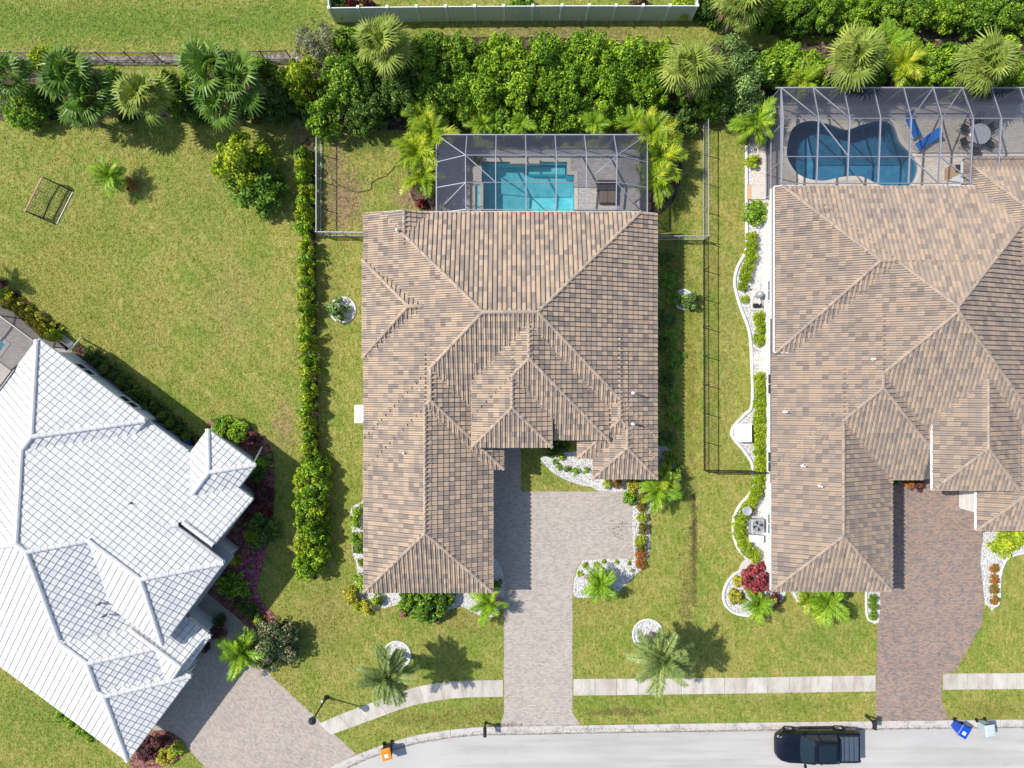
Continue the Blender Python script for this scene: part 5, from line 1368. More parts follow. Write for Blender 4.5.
# ---- white house
for k in range(13):
    f = k/12
    bush(90 + 98*f, 355 + 81*f, 0.55, 0.9, 'dark', f'{ORD[k]} dark clipped shrub from the pool end in the hedge along the white house', 'small', 'hedge_shrub', 'shrub', 'dark hedge along the white house')
for k in range(8):
    f = k/7
    bush(2 + 50*f, 296 + 38*f, 0.6, 0.9, 'yellow' if k not in (0, 7) else 'lime', f'{ORD[k]} shrub from the left in the yellow row beside the left pool cage', 'small', 'hedge_shrub', 'shrub', 'yellow row beside the left pool cage')
palm(-44, 270, 2.4, 18, 1.25, 'broad', 'feather_dark', 'palm outside the left edge throwing a shadow on the lawn', name='feather_palm', base=(-24, 276))
for k in range(5): bush(2 + 13*k, 283 + 11*k, 0.28, 0.3, 'maroon', f'{ORD[k]} low maroon edging plant from the left between lawn and yellow shrubs', 'tiny', 'edging_plant', 'plant', 'maroon edging plants')
for px, py, r, h, m_, lab, kd in ((222, 428, 0.85, 1.0, 'bright', 'green shrub above the white dormer corner, left', None), (236, 431, 0.8, 0.9, 'bright', 'green shrub above the white dormer corner, right', None), (252, 441, 0.55, 0.7, 'maroon', 'maroon shrub in the mulch right of the dormer', None), (262, 462, 0.6, 0.8, 'mid', 'green shrub at the outer edge of the mulch curve', None), (252, 470, 0.8, 1.2, 'dark', 'dark shrub beside the white dormer wall', None),
                                 (262, 494, 0.7, 0.9, 'maroon', 'maroon shrub in the shaded mulch curve, upper', None), (250, 512, 0.7, 0.9, 'maroon', 'maroon shrub in the shaded mulch curve, lower', None), (266, 512, 0.4, 0.6, 'red', 'small red plant at the edge of the shaded mulch', None), (260, 532, 1.2, 1.1, 'dark', 'wide dark shrub in the shaded mulch curve', None), (251, 535, 0.55, 1.25, 'lime', 'small lime green ball on the dark shrub', 'ball'),
                                 (234, 560, 0.45, 0.7, 'yellow', 'orange yellow croton by the white tower wall', None), (232, 586, 1.05, 1.4, 'mid', 'large clipped round bush by the white house', 'ball'), (250, 567, 0.18, 0.2, 'mid', 'tiny green sprig in the purple mulch, upper', None), (250, 594, 0.25, 0.3, 'mid', 'tiny green sprig in the purple mulch, lower', None), (240, 606, 0.55, 0.7, 'dark', 'dark shrub below the large round bush', None), (252, 612, 0.6, 0.7, 'dark', 'dark shrub above the paved path corner', None), (258, 620, 0.4, 0.5, 'lime', 'lime green shrub at the path corner', None),
                                 (217, 632, 0.55, 0.8, 'maroon', 'maroon shrub beside the white porch column', None), (219, 621, 0.4, 0.8, 'dark', 'small dark shrub behind the maroon porch shrub', None), (205, 648, 0.35, 0.5, 'maroon', 'small maroon plant under the white porch', None),
                                 (272, 645, 1.75, 2.2, 'purple', 'large dark bush with pinkish flecks at the driveway corner', 'large'), (146, 750, 0.75, 0.8, 'maroon', 'maroon shrub at the lower corner of the white house', None), (158, 741, 0.6, 0.8, 'maroon', 'dark maroon shrub by the lower driveway edge', None), (164, 757, 0.6, 0.6, 'yellow', 'yellow shrub at the lower corner of the white house', None), (176, 750, 0.5, 0.6, 'lime', 'yellow green shrub beside the lower driveway edge', None)):
    bush(px, py, r, h, m_, lab, kd)
palm(243, 652, 1.4, 32, 1.6, 'broad', 'feather_bright', 'bright broad leaved palm left of the dark flecked bush', name='feather_palm', trunk_r=0.08, el=(82, -12))
for k, (px, py) in enumerate(((62, 716), (72, 722), (82, 730), (90, 737))): bush(px, py, 0.5, 0.7, 'bright', f'{ORD[k]} low green shrub from the left under the lower left eave of the white house', 'small', 'hedge_shrub', 'shrub', 'shrubs under the lower left eave')
bush(112, 84, 1.10, 2.0, 'mid', 'green filler shrub between thick palm clump and pale fan palm')
bush(60, 78, 1.00, 2.0, 'mid', 'green filler shrub behind the bright rounded shrub')
bush(122, 106, 0.90, 2.0, 'dark', 'dark low shrub at the foot of the pale fan palm')
bush(168, 84, 0.90, 2.0, 'mid', 'green filler shrub right of the pale fan palm')
bush(250, 104, 1.10, 2.0, 'dark', 'dark shrub below the glossy fan palm clump')
bush(258, 70, 1.00, 2.0, 'mid', 'green filler shrub right of the glossy fan palm clump')
bush(196, 108, 0.90, 2.0, 'dark', 'dark low shrub under the glossy fan palm clump, lawn side')
bush(462, 98, 1.50, 2.8, 'mid', 'green shrub at the left foot of the dense bright hedge')
bush(660, 60, 1.40, 2.8, 'bright', 'bright shrub between the dense hedge and sabal palm')
bush(700, 92, 1.30, 2.8, 'mid', 'green shrub under the right sabal palm')
bush(612, 112, 1.20, 2.0, 'bright', 'bright low shrub below the dense hedge, right')
bush(578, 112, 1.10, 2.0, 'bright', 'bright low shrub below the dense hedge, middle')
bush(760, 72, 1.30, 2.8, 'mid', 'green shrub between grey tree and right bright shrubs')
bush(872, 74, 1.10, 2.0, 'bright', 'bright shrub right of the left sabal over the cage')
bush(966, 84, 0.90, 2.0, 'bright', 'bright low shrub left below the right sabal')
bush(1002, 50, 1.10, 2.0, 'bright', 'bright shrub behind the right sabal palm')
for k in range(10):
    bush(667 + (k % 3)*4, 258 + k*20, 0.55 + 0.12*(k % 2), 0.4, 'mid' if k % 3 else 'dark', f'{ORD[k]} low green plant from the top in the shaded strip right of the middle house', 'small', 'ground_cover_plant', 'plant', 'low plants in the shaded strip')
# ================================================================== vehicle
def rsec(x, hw, z0, z1, rt=0.12, rb=0.08, n=4):
    """rounded cross-section at x, as a closed loop of (x, y, z)"""
    out = []
    for cy, cz, r, a0 in ((hw-rt, z1-rt, rt, 0), (-(hw-rt), z1-rt, rt, 90), (-(hw-rb), z0+rb, rb, 180), (hw-rb, z0+rb, rb, 270)):
        for k in range(n+1):
            a = R(a0 + 90*k/n); out.append((x, cy + r*math.cos(a), cz + r*math.sin(a)))
    return out
def paint(name, c, rough=0.25):
    n = NT(name); n.fin(n.ramp(n.noise(2.0, 2), [(0.3, scl(c, 0.9)), (0.7, scl(c, 1.1))]), rough, 0.25)
    n.b.inputs['Coat Weight'].default_value = 0.45; n.b.inputs['Coat Roughness'].default_value = 0.04
    return n.m
M['truck_paint'] = paint('dark_blue_paint', (0.004, 0.006, 0.014))
M['auto_glass'] = NT('auto_glass').fin((0.01, 0.02, 0.028), 0.03, 0.5)
M['tonneau'] = rough_mat('grey_blue_vinyl', (0.05, 0.07, 0.10), (0.07, 0.095, 0.13), 6, 0.45, 0.4)
M['rubber'] = rough_mat('tyre_rubber', (0.012, 0.012, 0.012), (0.022, 0.022, 0.022), 10, 0.8)
M['rim'] = rough_mat('alloy', (0.28, 0.28, 0.29), (0.36, 0.36, 0.37), 8, 0.3, 0.5, 0.8)
M['lamp_glass'] = NT('headlamp_glass').fin((0.30, 0.31, 0.33), 0.1, 0.6)
M['tail_red'] = NT('tail_lamp').fin((0.25, 0.01, 0.01), 0.15, 0.6)
M['plastic_black'] = rough_mat('black_plastic', (0.015, 0.015, 0.016), (0.025, 0.025, 0.027), 10, 0.5)
def truck():
    t = thing('pickup_truck', 'dark blue black pickup truck with ribbed bed cover parked on the road', 'truck', (19.85, -23.55, 0.0), R(180.6))
    # local: +x is the nose
    b = MB()
    secs = [rsec(2.70, 0.50, 0.42, 0.78, 0.10), rsec(2.62, 0.70, 0.34, 0.92, 0.14), rsec(2.40, 0.86, 0.30, 1.02, 0.16), rsec(1.9, 0.97, 0.28, 1.08, 0.14), rsec(1.15, 0.985, 0.28, 1.12, 0.12), rsec(0.0, 0.985, 0.28, 1.11, 0.10), rsec(-0.9, 0.985, 0.28, 1.12, 0.10), rsec(-2.3, 0.98, 0.30, 1.14, 0.09), rsec(-2.62, 0.96, 0.34, 1.13, 0.09), rsec(-2.68, 0.90, 0.42, 1.05, 0.08)]
    b.grid(secs, closed=True); b.poly(secs[0]); b.poly(secs[-1][::-1])
    body = b.build('body', M['truck_paint'], t, smooth=True); body.modifiers.new('e', 'EDGE_SPLIT').split_angle = R(40)
    # hood creases
    h = MB(); 
    for sy in (-1, 1): h.beam((1.25, 0.42*sy, 1.125), (2.35, 0.30*sy, 1.045), 0.07, 0.03)
    h.build('hood_ridge', M['truck_paint'], t)
    for p, q in (((1.30, 0.80, 1.125), (2.36, 0.70, 1.035)), ((1.30, -0.80, 1.125), (2.36, -0.70, 1.035)), ((2.36, 0.70, 1.035), (2.36, -0.70, 1.035))):
        h = MB(); h.beam(p, q, 0.02, 0.02); h.build('hood_seam', M['plastic_black'], t)
    for s in (-1, 1):
        for x in (1.12, 0.08, -1.16):
            h = MB(); h.beam((x, 0.988*s, 0.42), (x, 0.988*s, 1.06), 0.015, 0.015); h.build('door_seam', M['plastic_black'], t)
        for x in (0.2, -0.95):
            h = MB(); h.box((x, 1.0*s, 0.98), (0.18, 0.03, 0.03)); h.build('door_handle', M['plastic_black'], t)
    # cabin: pillars and roof, glass set a little inside
    def ring(x, hw, z): return [(x, hw, z), (x, -hw, z)]
    gl = MB()
    lowF, topF, topR, lowR = (1.22, 0.86, 1.10), (0.52, 0.70, 1.66), (-0.98, 0.70, 1.68), (-1.18, 0.86, 1.10)
    r0 = MB(); rows = []
    for x, hw, z in ((0.56, 0.66, 1.655), (0.40, 0.715, 1.70), (-0.3, 0.73, 1.735), (-0.85, 0.72, 1.725), (-1.02, 0.68, 1.68)):
        rows.append([(x, hw, z-0.07), (x, hw-0.05, z-0.01), (x, hw*0.5, z+0.02), (x, -hw*0.5, z+0.02), (x, -(hw-0.05), z-0.01), (x, -hw, z-0.07)])
    r0.grid(rows); r0.poly(rows[0]); r0.poly(rows[-1][::-1])
    rfo = r0.build('cab_roof', M['truck_paint'], t, smooth=True)
    sr = MB(); sr.grid([[(0.30, 0.52, 1.735), (0.30, -0.52, 1.735)], [(-0.25, 0.54, 1.768), (-0.25, -0.54, 1.768)], [(-0.80, 0.53, 1.757), (-0.80, -0.53, 1.757)]]); sr.build('sunroof', M['auto_glass'], t)
    # glass faces
    g = MB(); g.grid([[(1.22, 0.84, 1.10), (1.26, 0.3, 1.12), (1.26, -0.3, 1.12), (1.22, -0.84, 1.10)], [(0.54, 0.66, 1.64), (0.56, 0.25, 1.67), (0.56, -0.25, 1.67), (0.54, -0.66, 1.64)]]); g.build('windscreen', M['auto_glass'], t, smooth=True)
    g = MB(); g.poly([(-1.18, 0.82, 1.12), (-1.18, -0.82, 1.12), (-1.02, -0.66, 1.64), (-1.02, 0.66, 1.64)]); g.build('rear_window', M['auto_glass'], t)
    for s in (-1, 1):
        for xa, xb, xc, xd in ((1.10, 0.12, 0.10, 0.50), (0.06, -1.10, -0.96, 0.05)):
            g = MB(); g.poly([(xa, 0.90*s, 1.12), (xb, 0.90*s, 1.12), (xc, 0.715*s, 1.63), (xd, 0.715*s, 1.63)]); g.build('side_window', M['auto_glass'], t)
        for p, q in (((1.20, 0.875*s, 1.10), (0.50, 0.70*s, 1.65)), ((0.09, 0.905*s, 1.10), (0.075, 0.725*s, 1.66)), ((-1.15, 0.88*s, 1.10), (-1.0, 0.69*s, 1.66))):
            m = MB(); m.beam(p, q, 0.09, 0.06); m.build('pillar', M['truck_paint'], t)
        m = MB(); m.beam((0.35, 0.60*s, 1.775), (-0.85, 0.60*s, 1.785), 0.04, 0.04); m.build('roof_rail', M['plastic_black'], t)
        m = MB(); m.box((0.95, 1.09*s, 1.16), (0.16, 0.24, 0.17)); mo = m.build('mirror', M['truck_paint'], t, bevel=0.04)
        m = MB(); m.box((2.53, 0.62*s, 0.84), (0.16, 0.30, 0.12), -0.35*s); m.build('headlight', M['lamp_glass'], t, bevel=0.03)
        m = MB(); m.box((-2.62, 0.86*s, 0.93), (0.14, 0.16, 0.30)); m.build('tail_light', M['tail_red'], t, bevel=0.02)
        for x in (1.72, -1.55):
            m = MB(); m.tube([(x, 0.76*s, 0.37), (x, 0.80*s, 0.37), (x, 0.98*s, 0.37), (x, 1.01*s, 0.37)], [0.31, 0.37, 0.37, 0.32], 22)
            w = m.build('tyre', M['rubber'], t, smooth=True); w.modifiers.new('e', 'EDGE_SPLIT').split_angle = R(40)
            m = MB(); m.tube([(x, 1.0*s, 0.37), (x, 1.018*s, 0.37)], [0.24, 0.22], 16)
            for k in range(5):
                a = 2*math.pi*k/5; m.beam((x, 1.02*s, 0.37), (x+0.21*math.cos(a), 1.02*s, 0.37+0.21*math.sin(a)), 0.05, 0.02)
            m.build('rim', M['rim'], t)
            m = MB(); rows = []
            for k in range(13):
                a = math.pi*k/12; rows.append([(x+0.47*math.cos(a), 1.005*s, 0.37+0.47*math.sin(a)), (x+0.40*math.cos(a), 1.015*s, 0.37+0.40*math.sin(a)), (x+0.40*math.cos(a), 0.93*s, 0.37+0.40*math.sin(a))])
            m.grid(rows); m.build('wheel_arch', M['plastic_black'], t)
        m = MB(); m.box((0.0, 0.99*s, 0.36), (2.2, 0.07, 0.10)); m.build('side_step', M['plastic_black'], t, bevel=0.02)
    m = MB(); m.box((2.70, 0, 0.66), (0.05, 1.0, 0.24)); m.build('grille', M['plastic_black'], t, bevel=0.02)
    m = MB(); m.box((-2.72, 0, 0.52), (0.16, 1.7, 0.16)); m.build('rear_bumper', M['plastic_black'], t, bevel=0.03)
    # bed with folding cover
    for k in range(4):
        x = -1.42 - 0.31*k
        m = MB(); m.box((x, 0, 1.165), (0.265, 1.56, 0.05)); m.build('bed_cover_panel', M['tonneau'], t, bevel=0.015)
    for s in (-1, 1):
        m = MB(); m.beam((-1.22, 0.84*s, 1.15), (-2.60, 0.83*s, 1.15), 0.10, 0.05); m.build('bed_rail', M['plastic_black'], t)
truck()

# ================================================================== street things
def cart(label, px, py, rz, body, lid, mark=True, wheel=True):
    h = 1.02; x, y = G(px, py, 0.9)
    t = thing('wheeled_bin', label, 'bin', (x, y, 0), rz)
    b = MB(); rows = []
    for z, a, c, o in ((0.06, 0.22, 0.24, 0.05), (0.5, 0.255, 0.285, 0.0), (0.96, 0.29, 0.33, 0.0), (1.0, 0.31, 0.35, 0.0)):
        rows.append([(-a, -c+o, z), (a, -c+o, z), (a, c, z), (-a, c, z)])
    b.grid(rows, closed=True); b.poly(rows[0][::-1]); b.build('body', body, t, bevel=0.02)
    l = MB(); rows = []
    for z, k in ((1.005, 1.06), (1.04, 1.06), (1.075, 0.92), (1.085, 0.7)): rows.append([(-0.31*k, -0.36*k, z), (0.31*k, -0.36*k, z), (0.31*k, 0.36*k, z), (-0.31*k, 0.36*k, z)])
    l.grid(rows, closed=True); l.poly(rows[-1]); ld = l.build('lid', lid, t, bevel=0.01)
    if mark:
        m = MB(); m.box((0.0, -0.08, 1.0875), (0.24, 0.22, 0.004)); m.build('label', M['white_paint'], ld)
    m = MB(); m.tube([(-0.24, 0.40, 0.98), (0.24, 0.40, 0.98)], 0.022, 8); m.box((-0.24, 0.37, 0.98), (0.04, 0.1, 0.05)); m.box((0.24, 0.37, 0.98), (0.04, 0.1, 0.05)); m.build('handle', M['plastic_black'], t)
    for s in (-1, 1):
        m = MB(); m.tube([(0.24*s, 0.30, 0.13), (0.30*s, 0.30, 0.13)], 0.13, 16); m.build('wheel', M['rubber'], t)
    m = MB(); m.tube([(-0.25, 0.30, 0.13), (0.25, 0.30, 0.13)], 0.015, 6); m.build('axle', M['plastic_black'], t)
    return t
blue = rough_mat('blue_plastic', (0.006, 0.055, 0.42), (0.008, 0.075, 0.52), 6, 0.4, 0.4)
grey = rough_mat('pale_grey_plastic', (0.40, 0.47, 0.50), (0.48, 0.55, 0.58), 6, 0.45, 0.4)
orange = rough_mat('orange_plastic', (0.72, 0.20, 0.01), (0.80, 0.25, 0.015), 6, 0.4, 0.4)
dkplastic = rough_mat('charcoal_plastic', (0.02, 0.02, 0.022), (0.035, 0.035, 0.037), 6, 0.5, 0.4)
cart('blue wheeled bin with a white mark at the kerb', 963, 731, R(-32), blue, blue)
cart('pale grey wheeled bin beside the blue one', 989, 730, R(8), grey, grey, mark=False)
cart('dark wheeled bin with orange lid and white label on the road', 386.5, 753.5, R(14), dkplastic, orange)

def mailbox(label, px, py, rz):
    x, y = G(px, py); t = thing('mailbox', label, 'mailbox', (x, y, 0), rz)
    m = MB(); m.box((0, 0, 0.52), (0.10, 0.10, 1.04)); m.lathe([(0.12, 0.0), (0.12, 0.05), (0.07, 0.08)], 10); m.build('post', M['black_metal'], t)
    m = MB(); m.beam((0, 0.0, 0.75), (0, -0.28, 0.98), 0.05, 0.05); m.build('bracket', M['black_metal'], t)
    m = MB(); rows = []
    for yy in (-0.36, 0.20):
        rows.append([(-0.11, yy, 1.04), (-0.11, yy, 1.18)] + [(-0.11*math.cos(a*math.pi/6), yy, 1.18+0.11*math.sin(a*math.pi/6)) for a in range(1, 6)] + [(0.11, yy, 1.18), (0.11, yy, 1.04)])
    m.grid(rows, closed=True); m.poly(rows[0]); m.poly(rows[1][::-1]); m.build('box', M['plastic_black'], t)
    m = MB(); m.box((0.125, -0.05, 1.2), (0.012, 0.03, 0.16)); m.build('flag', M['tail_red'], t)
mailbox('black mailbox on a post at the left foot of the middle driveway', 485.5, 722.5, 0.0)
mailbox('black mailbox on a post behind the parked truck', 866, 715.5, 0.0)

x, y = G(326.5, 697)
lp = thing('street_lamp', 'black lamp post at the corner of the left driveway', 'street lamp', (x, y, 0))
m = MB(); m.lathe([(0.16, 0), (0.16, 0.12), (0.10, 0.2), (0.075, 0.5)], 12); m.build('base', M['black_metal'], lp)
m = MB(); m.tube([(0, 0, 0.5), (0, 0, 1.8), (0, 0, 2.95)], [0.065, 0.055, 0.045], 10); m.build('pole', M['black_metal'], lp, smooth=True)
m = MB(); m.lathe([(0.07, 0), (0.13, 0.06), (0.17, 0.1)], 8, (0, 0, 2.9)); ln = m.build('lantern', M['black_metal'], lp)
m = MB(); m.lathe([(0.15, 0), (0.19, 0.36)], 8, (0, 0, 3.0)); m.build('lamp_glass', M['lamp_glass'], ln)
m = MB(); m.lathe([(0.26, 0), (0.25, 0.03), (0.12, 0.16), (0.03, 0.22)], 8, (0, 0, 3.36)); m.build('cap', M['black_metal'], ln)
m = MB(); m.box((-0.10, -0.02, 0.62), (0.10, 0.2, 0.14), 0.6); m.build('notice_plate', M['white_paint'], lp)

# ---- football goal on the left lawn
def goal():
    A, B_ = Vector(G3(25.5, 211, 1.25)), Vector(G3(42.5, 177, 1.25))
    c = (A+B_)/2; ax = (B_-A).normalized(); ax.z = 0; back = Vector((ax.y, -ax.x, 0))
    if back.x < 0: back = -back
    t = thing('football_goal', 'small portable football goal with net on the left lawn', 'goal', (c.x, c.y, 0))
    A0, B0 = A + back*0.35, B_ + back*0.35; A0.z = B0.z = 0.03
    A1, B1 = A0 + back*1.0, B0 + back*1.0
    red = rough_mat('worn_red_paint', (0.45, 0.16, 0.13), (0.6, 0.4, 0.36), 9, 0.5)
    m = MB(); m.tube([A, B_], 0.05, 8); m.build('crossbar', red, t, world=True)
    for p, q in ((A, A0), (B_, B0)): m = MB(); m.tube([p, p.lerp(q, 0.5) - back*0.06, q], 0.035, 8); m.build('post', M['plastic_black'], t, world=True, smooth=True)
    for p, q in ((A, A1), (B_, B1)): m = MB(); m.tube([p, p.lerp(q, 0.5) + Vector((0, 0, 0.18)), q], 0.035, 8); m.build('side_tube', M['plastic_black'], t, world=True, smooth=True)
    m = MB(); m.tube([A0, (A0+B0)/2 - back*0.1, B0], 0.03, 8); m.build('ground_tube', M['plastic_black'], t, world=True)
    m = MB(); m.tube([A1, B1], 0.035, 8); m.build('ground_tube', M['white_paint'], t, world=True)
    n = MB()
    for k in range(15):
        f = k/14; p, q = A.lerp(B_, f), A1.lerp(B1, f); n.tube([p, p.lerp(q, 0.5) + Vector((0, 0, 0.1)), q], 0.011, 3, cap=False)
    for k in range(1, 10):
        f = k/10; up = Vector((0, 0, 0.4*f*(1-f))); n.tube([A.lerp(A1, f)+up, B_.lerp(B1, f)+up], 0.011, 3, cap=False)
    for p, p0, q in ((A, A0, A1), (B_, B0, B1)):
        for k in range(1, 8):
            f = k/8; n.tube([p.lerp(p0, f), p.lerp(q, f)], 0.011, 3, cap=False)
    o = n.build('net', M['net'], t, world=True); o['kind'] = 'stuff'
goal()

# ---- equipment beside the right house and the middle house
def ac_unit(label, px, py, s=0.85, h=0.8, rz=0.0):
    x, y = G(px, py, h); t = thing('air_conditioner', label, 'air conditioner', (x, y, 0), rz)
    m = MB(); m.box((0, 0, 0.06), (s+0.15, s+0.15, 0.10)); m.build('pad', M['pad'], t)
    m = MB(); m.box((0, 0, 0.11+(h-0.1)/2), (s, s, h-0.1)); m.build('casing', M['silver_metal'], t, bevel=0.05)
    m = MB()
    for r_ in (0.12, 0.20, 0.28, 0.36):
        m.tube([(r_*math.cos(a*math.pi/8), r_*math.sin(a*math.pi/8), h+0.03) for a in range(17)], 0.008, 4, cap=False)
    m.build('fan_guard', M['black_metal'], t)
    m = MB()
    for k in range(4):
        a = k*math.pi/2; m.poly([(0.03*math.cos(a), 0.03*math.sin(a), h+0.015), (0.33*math.cos(a), 0.33*math.sin(a), h+0.02), (0.33*math.cos(a+0.6), 0.33*math.sin(a+0.6), h+0.012)])
    m.lathe([(0.36, 0.004), (0.34, 0.006)], 18, (0, 0, h)); m.build('fan', M['plastic_black'], t)
ac_unit('grey air conditioner inside the curved clipped hedge', 758, 526)
def box_thing(name, label, cat, px, py, d, mat, rz=0.0, lid=True):
    x, y = G(px, py, d[2]); t = thing(name, label, cat, (x, y, 0), rz)
    m = MB(); m.box((0, 0, d[2]*0.45), (d[0], d[1], d[2]*0.9)); m.build('casing', mat, t, bevel=0.03)
    m = MB(); m.box((0, 0, d[2]*0.95), (d[0]+0.04, d[1]+0.04, d[2]*0.1-0.004)); m.build('lid', mat, t, bevel=0.02)
    return t
box_thing('utility_box', 'white box below the grey air conditioner', 'box', 757, 539, (0.85, 0.42, 0.7), M['white_paint'], R(-4))
box_thing('utility_box', 'white generator box in the bulge of the gravel bed', 'generator', 745, 433, (0.85, 1.15, 0.75), M['white_paint'])
box_thing('utility_box', 'white box against the left wall of the middle house', 'box', 360.5, 414, (0.75, 1.15, 0.9), M['white_paint'])
box_thing('step_block', 'tan doorstep block beside the right pool cage', 'step', 749.5, 192, (0.3, 0.9, 0.12), rough_mat('tan_block', (0.5, 0.3, 0.18), (0.6, 0.38, 0.24), 6, 0.8))
x, y = G(756.5, 193); m = MB(); m.box((x+0.1, y, 0.06), (0.95, 0.9, 0.12)); o = m.build('landing', M['pad'], bevel=0.02); tag(o, 'pale square landing beside the right pool cage', kind='structure')
t = thing('pool_pump', 'grey pool pump and filter on the white gravel', 'pump', (*G(758, 300, 0.4), 0))
m = MB(); m.box((0, 0, 0.06), (0.9, 1.3, 0.08)); m.build('pad', M['pad'], t)
m = MB(); m.lathe([(0.20, 0.1), (0.22, 0.2), (0.22, 0.7), (0.14, 0.82), (0.05, 0.86)], 14, (0.05, 0.35, 0)); m.build('filter_tank', M['silver_metal'], t, smooth=True)
m = MB(); m.tube([(-0.25, -0.35, 0.28), (0.25, -0.35, 0.28)], 0.14, 12); m.build('motor', M['plastic_black'], t, smooth=True)
m = MB(); m.tube([(0.1, -0.35, 0.35), (0.1, -0.1, 0.45), (0.05, 0.2, 0.4)], 0.035, 8); m.tube([(-0.3, -0.5, 0.1), (-0.3, 0.1, 0.15), (-0.1, 0.5, 0.2)], 0.035, 8); m.build('pipe', M['pipe_white'], t, smooth=True)
t = thing('birdbath', 'pale round dish standing in the curved hedge', 'dish', (*G(747.5, 511, 0.9), 0))
m = MB(); m.lathe([(0.18, 0), (0.08, 0.1), (0.07, 0.7), (0.15, 0.8)], 12); m.build('pedestal', M['pad'], t)
m = MB(); m.lathe([(0.12, 0.78), (0.30, 0.86), (0.31, 0.9), (0.27, 0.89), (0.1, 0.85)], 18); m.build('bowl', M['silver_metal'], t, smooth=True)
t = thing('step_stone', 'grey flat crossing slab in the gravel between two hedges', 'slab', (*G(757, 360), 0))
m = MB(); m.box((0, 0.12, 0.045), (0.85, 0.22, 0.06)); m.build('stone', M['pad'], t, bevel=0.02)
m = MB(); m.box((0, -0.15, 0.045), (0.85, 0.22, 0.06)); m.build('stone', M['pad'], t, bevel=0.02)
t = thing('hose_reel', 'blue hose reel beside the white house wall', 'hose reel', (*G(188, 441, 0.4), 0))
m = MB(); m.tube([(-0.2, 0, 0.35), (0.2, 0, 0.35)], 0.26, 14); m.build('drum', blue, t)
m = MB(); m.box((-0.24, 0, 0.22), (0.04, 0.4, 0.44)); m.box((0.24, 0, 0.22), (0.04, 0.4, 0.44)); m.build('stand', M['plastic_black'], t)

t = thing('garden_hose', 'thin dark hose lying on the worn grass left of the pool', 'hose', (*G(356, 192), 0))
m = MB(); m.tube([Vector(G3(px, py, 0.03)) for px, py in smooth_path([(331,178),(338,184),(347,189),(356,192),(366,191),(371,189),(372,183),(378,179),(386,176),(391,171),(395,166)], 3)], 0.022, 6); o = m.build('hose', M['plastic_black'], t, world=True, smooth=True)
m = MB(); m.tube([G3(331, 178, 0.03), G3(329.5, 176.5, 0.03)], 0.035, 8); m.build('nozzle', M['silver_metal'], t, world=True)

# ---- furniture on the pool decks
wick = rough_mat('brown_wicker', (0.09, 0.065, 0.05), (0.14, 0.10, 0.08), 20, 0.8)
cush = rough_mat('brown_cushion', (0.13, 0.10, 0.085), (0.17, 0.135, 0.115), 8, 0.9)
dcush = rough_mat('charcoal_cushion', (0.03, 0.035, 0.04), (0.05, 0.055, 0.06), 8, 0.9)
t = thing('outdoor_sofa', 'brown outdoor daybed under the right side of the pool cage', 'sofa', (*G(608, 197, 0.4), 0.035))
m = MB(); m.box((0, 0, 0.15), (1.1, 0.8, 0.3)); m.build('base', wick, t, bevel=0.02)
for s in (-1, 1): m = MB(); m.box((0.27*s, 0, 0.37), (0.52, 0.78, 0.13)); m.build('cushion', cush, t, bevel=0.04)
t = thing('outdoor_sofa', 'dark outdoor sofa above the brown daybed', 'sofa', (*G(607, 186, 0.4), 0.035))
m = MB(); m.box((0, 0, 0.17), (1.3, 0.55, 0.28)); m.box((0, 0.26, 0.45), (1.3, 0.12, 0.5)); m.build('frame', wick, t, bevel=0.02)
for s in (-1, 1): m = MB(); m.box((0.32*s, -0.05, 0.37), (0.62, 0.5, 0.12)); m.build('cushion', dcush, t, bevel=0.03)
t = thing('planter', 'small potted plant at the upper left pool corner', 'planter', (*G(477.5, 160, 0.4), 0.035))
m = MB(); m.lathe([(0.13, 0), (0.19, 0.3), (0.20, 0.33), (0.16, 0.32)], 14); m.build('pot', cush, t)
link('foliage', foliage_mesh('tiny', 'dark'), t, loc=(0, 0, 0.3), scale=(0.3, 0.3, 0.5))
t = thing('planter', 'potted plant at the lower left corner of the middle pool cage', 'planter', (*G(446, 204, 0.4), 0.035))
m = MB(); m.lathe([(0.14, 0), (0.20, 0.32), (0.21, 0.35), (0.17, 0.34)], 14); m.build('pot', cush, t)
link('foliage', foliage_mesh('small', 'yellow'), t, loc=(0, 0, 0.3), scale=(0.35, 0.35, 0.5))
def lounger(label, px, py, rz, mat, cm):
    x, y = G(px, py, 0.4); t = thing('sun_lounger', label, 'sun lounger', (x, y, 0.035), rz)
    m = MB(); m.box((0, 0, 0.28), (1.25, 0.62, 0.05)); m.build('frame', M['white_paint'], t)
    for sx in (-0.5, 0.5):
        for sy in (-0.26, 0.26): m = MB(); m.box((sx, sy, 0.125), (0.05, 0.05, 0.25)); m.build('leg', M['white_paint'], t)
    for k in range(3): m = MB(); m.box((-0.41+0.41*k, 0, 0.35), (0.40, 0.58, 0.09)); m.build('cushion', cm, t, bevel=0.03)
    m = MB(); m.beam((0.60, 0, 0.33), (1.05, 0, 0.72), 0.58, 0.09); m.build('backrest', cm, t, bevel=0.03)
bc = rough_mat('blue_cushion', (0.012, 0.14, 0.50), (0.018, 0.19, 0.60), 8, 0.8)
lounger('blue cushioned lounger beside the kidney pool, upper', 914, 128, R(115), M['white_paint'], bc)
lounger('blue cushioned lounger beside the kidney pool, lower', 925, 142, R(35), M['white_paint'], bc)
x, y = G(980, 134, 0.7)
t = thing('round_table', 'round glass table on the right pool deck', 'table', (x, y, 0.035))
m = MB(); m.lathe([(0.66, 0.70), (0.68, 0.715), (0.66, 0.73)], 26); m.build('table_top', rough_mat('frosted_glass', (0.42, 0.44, 0.46), (0.5, 0.52, 0.54), 5, 0.2, 0.5), t)
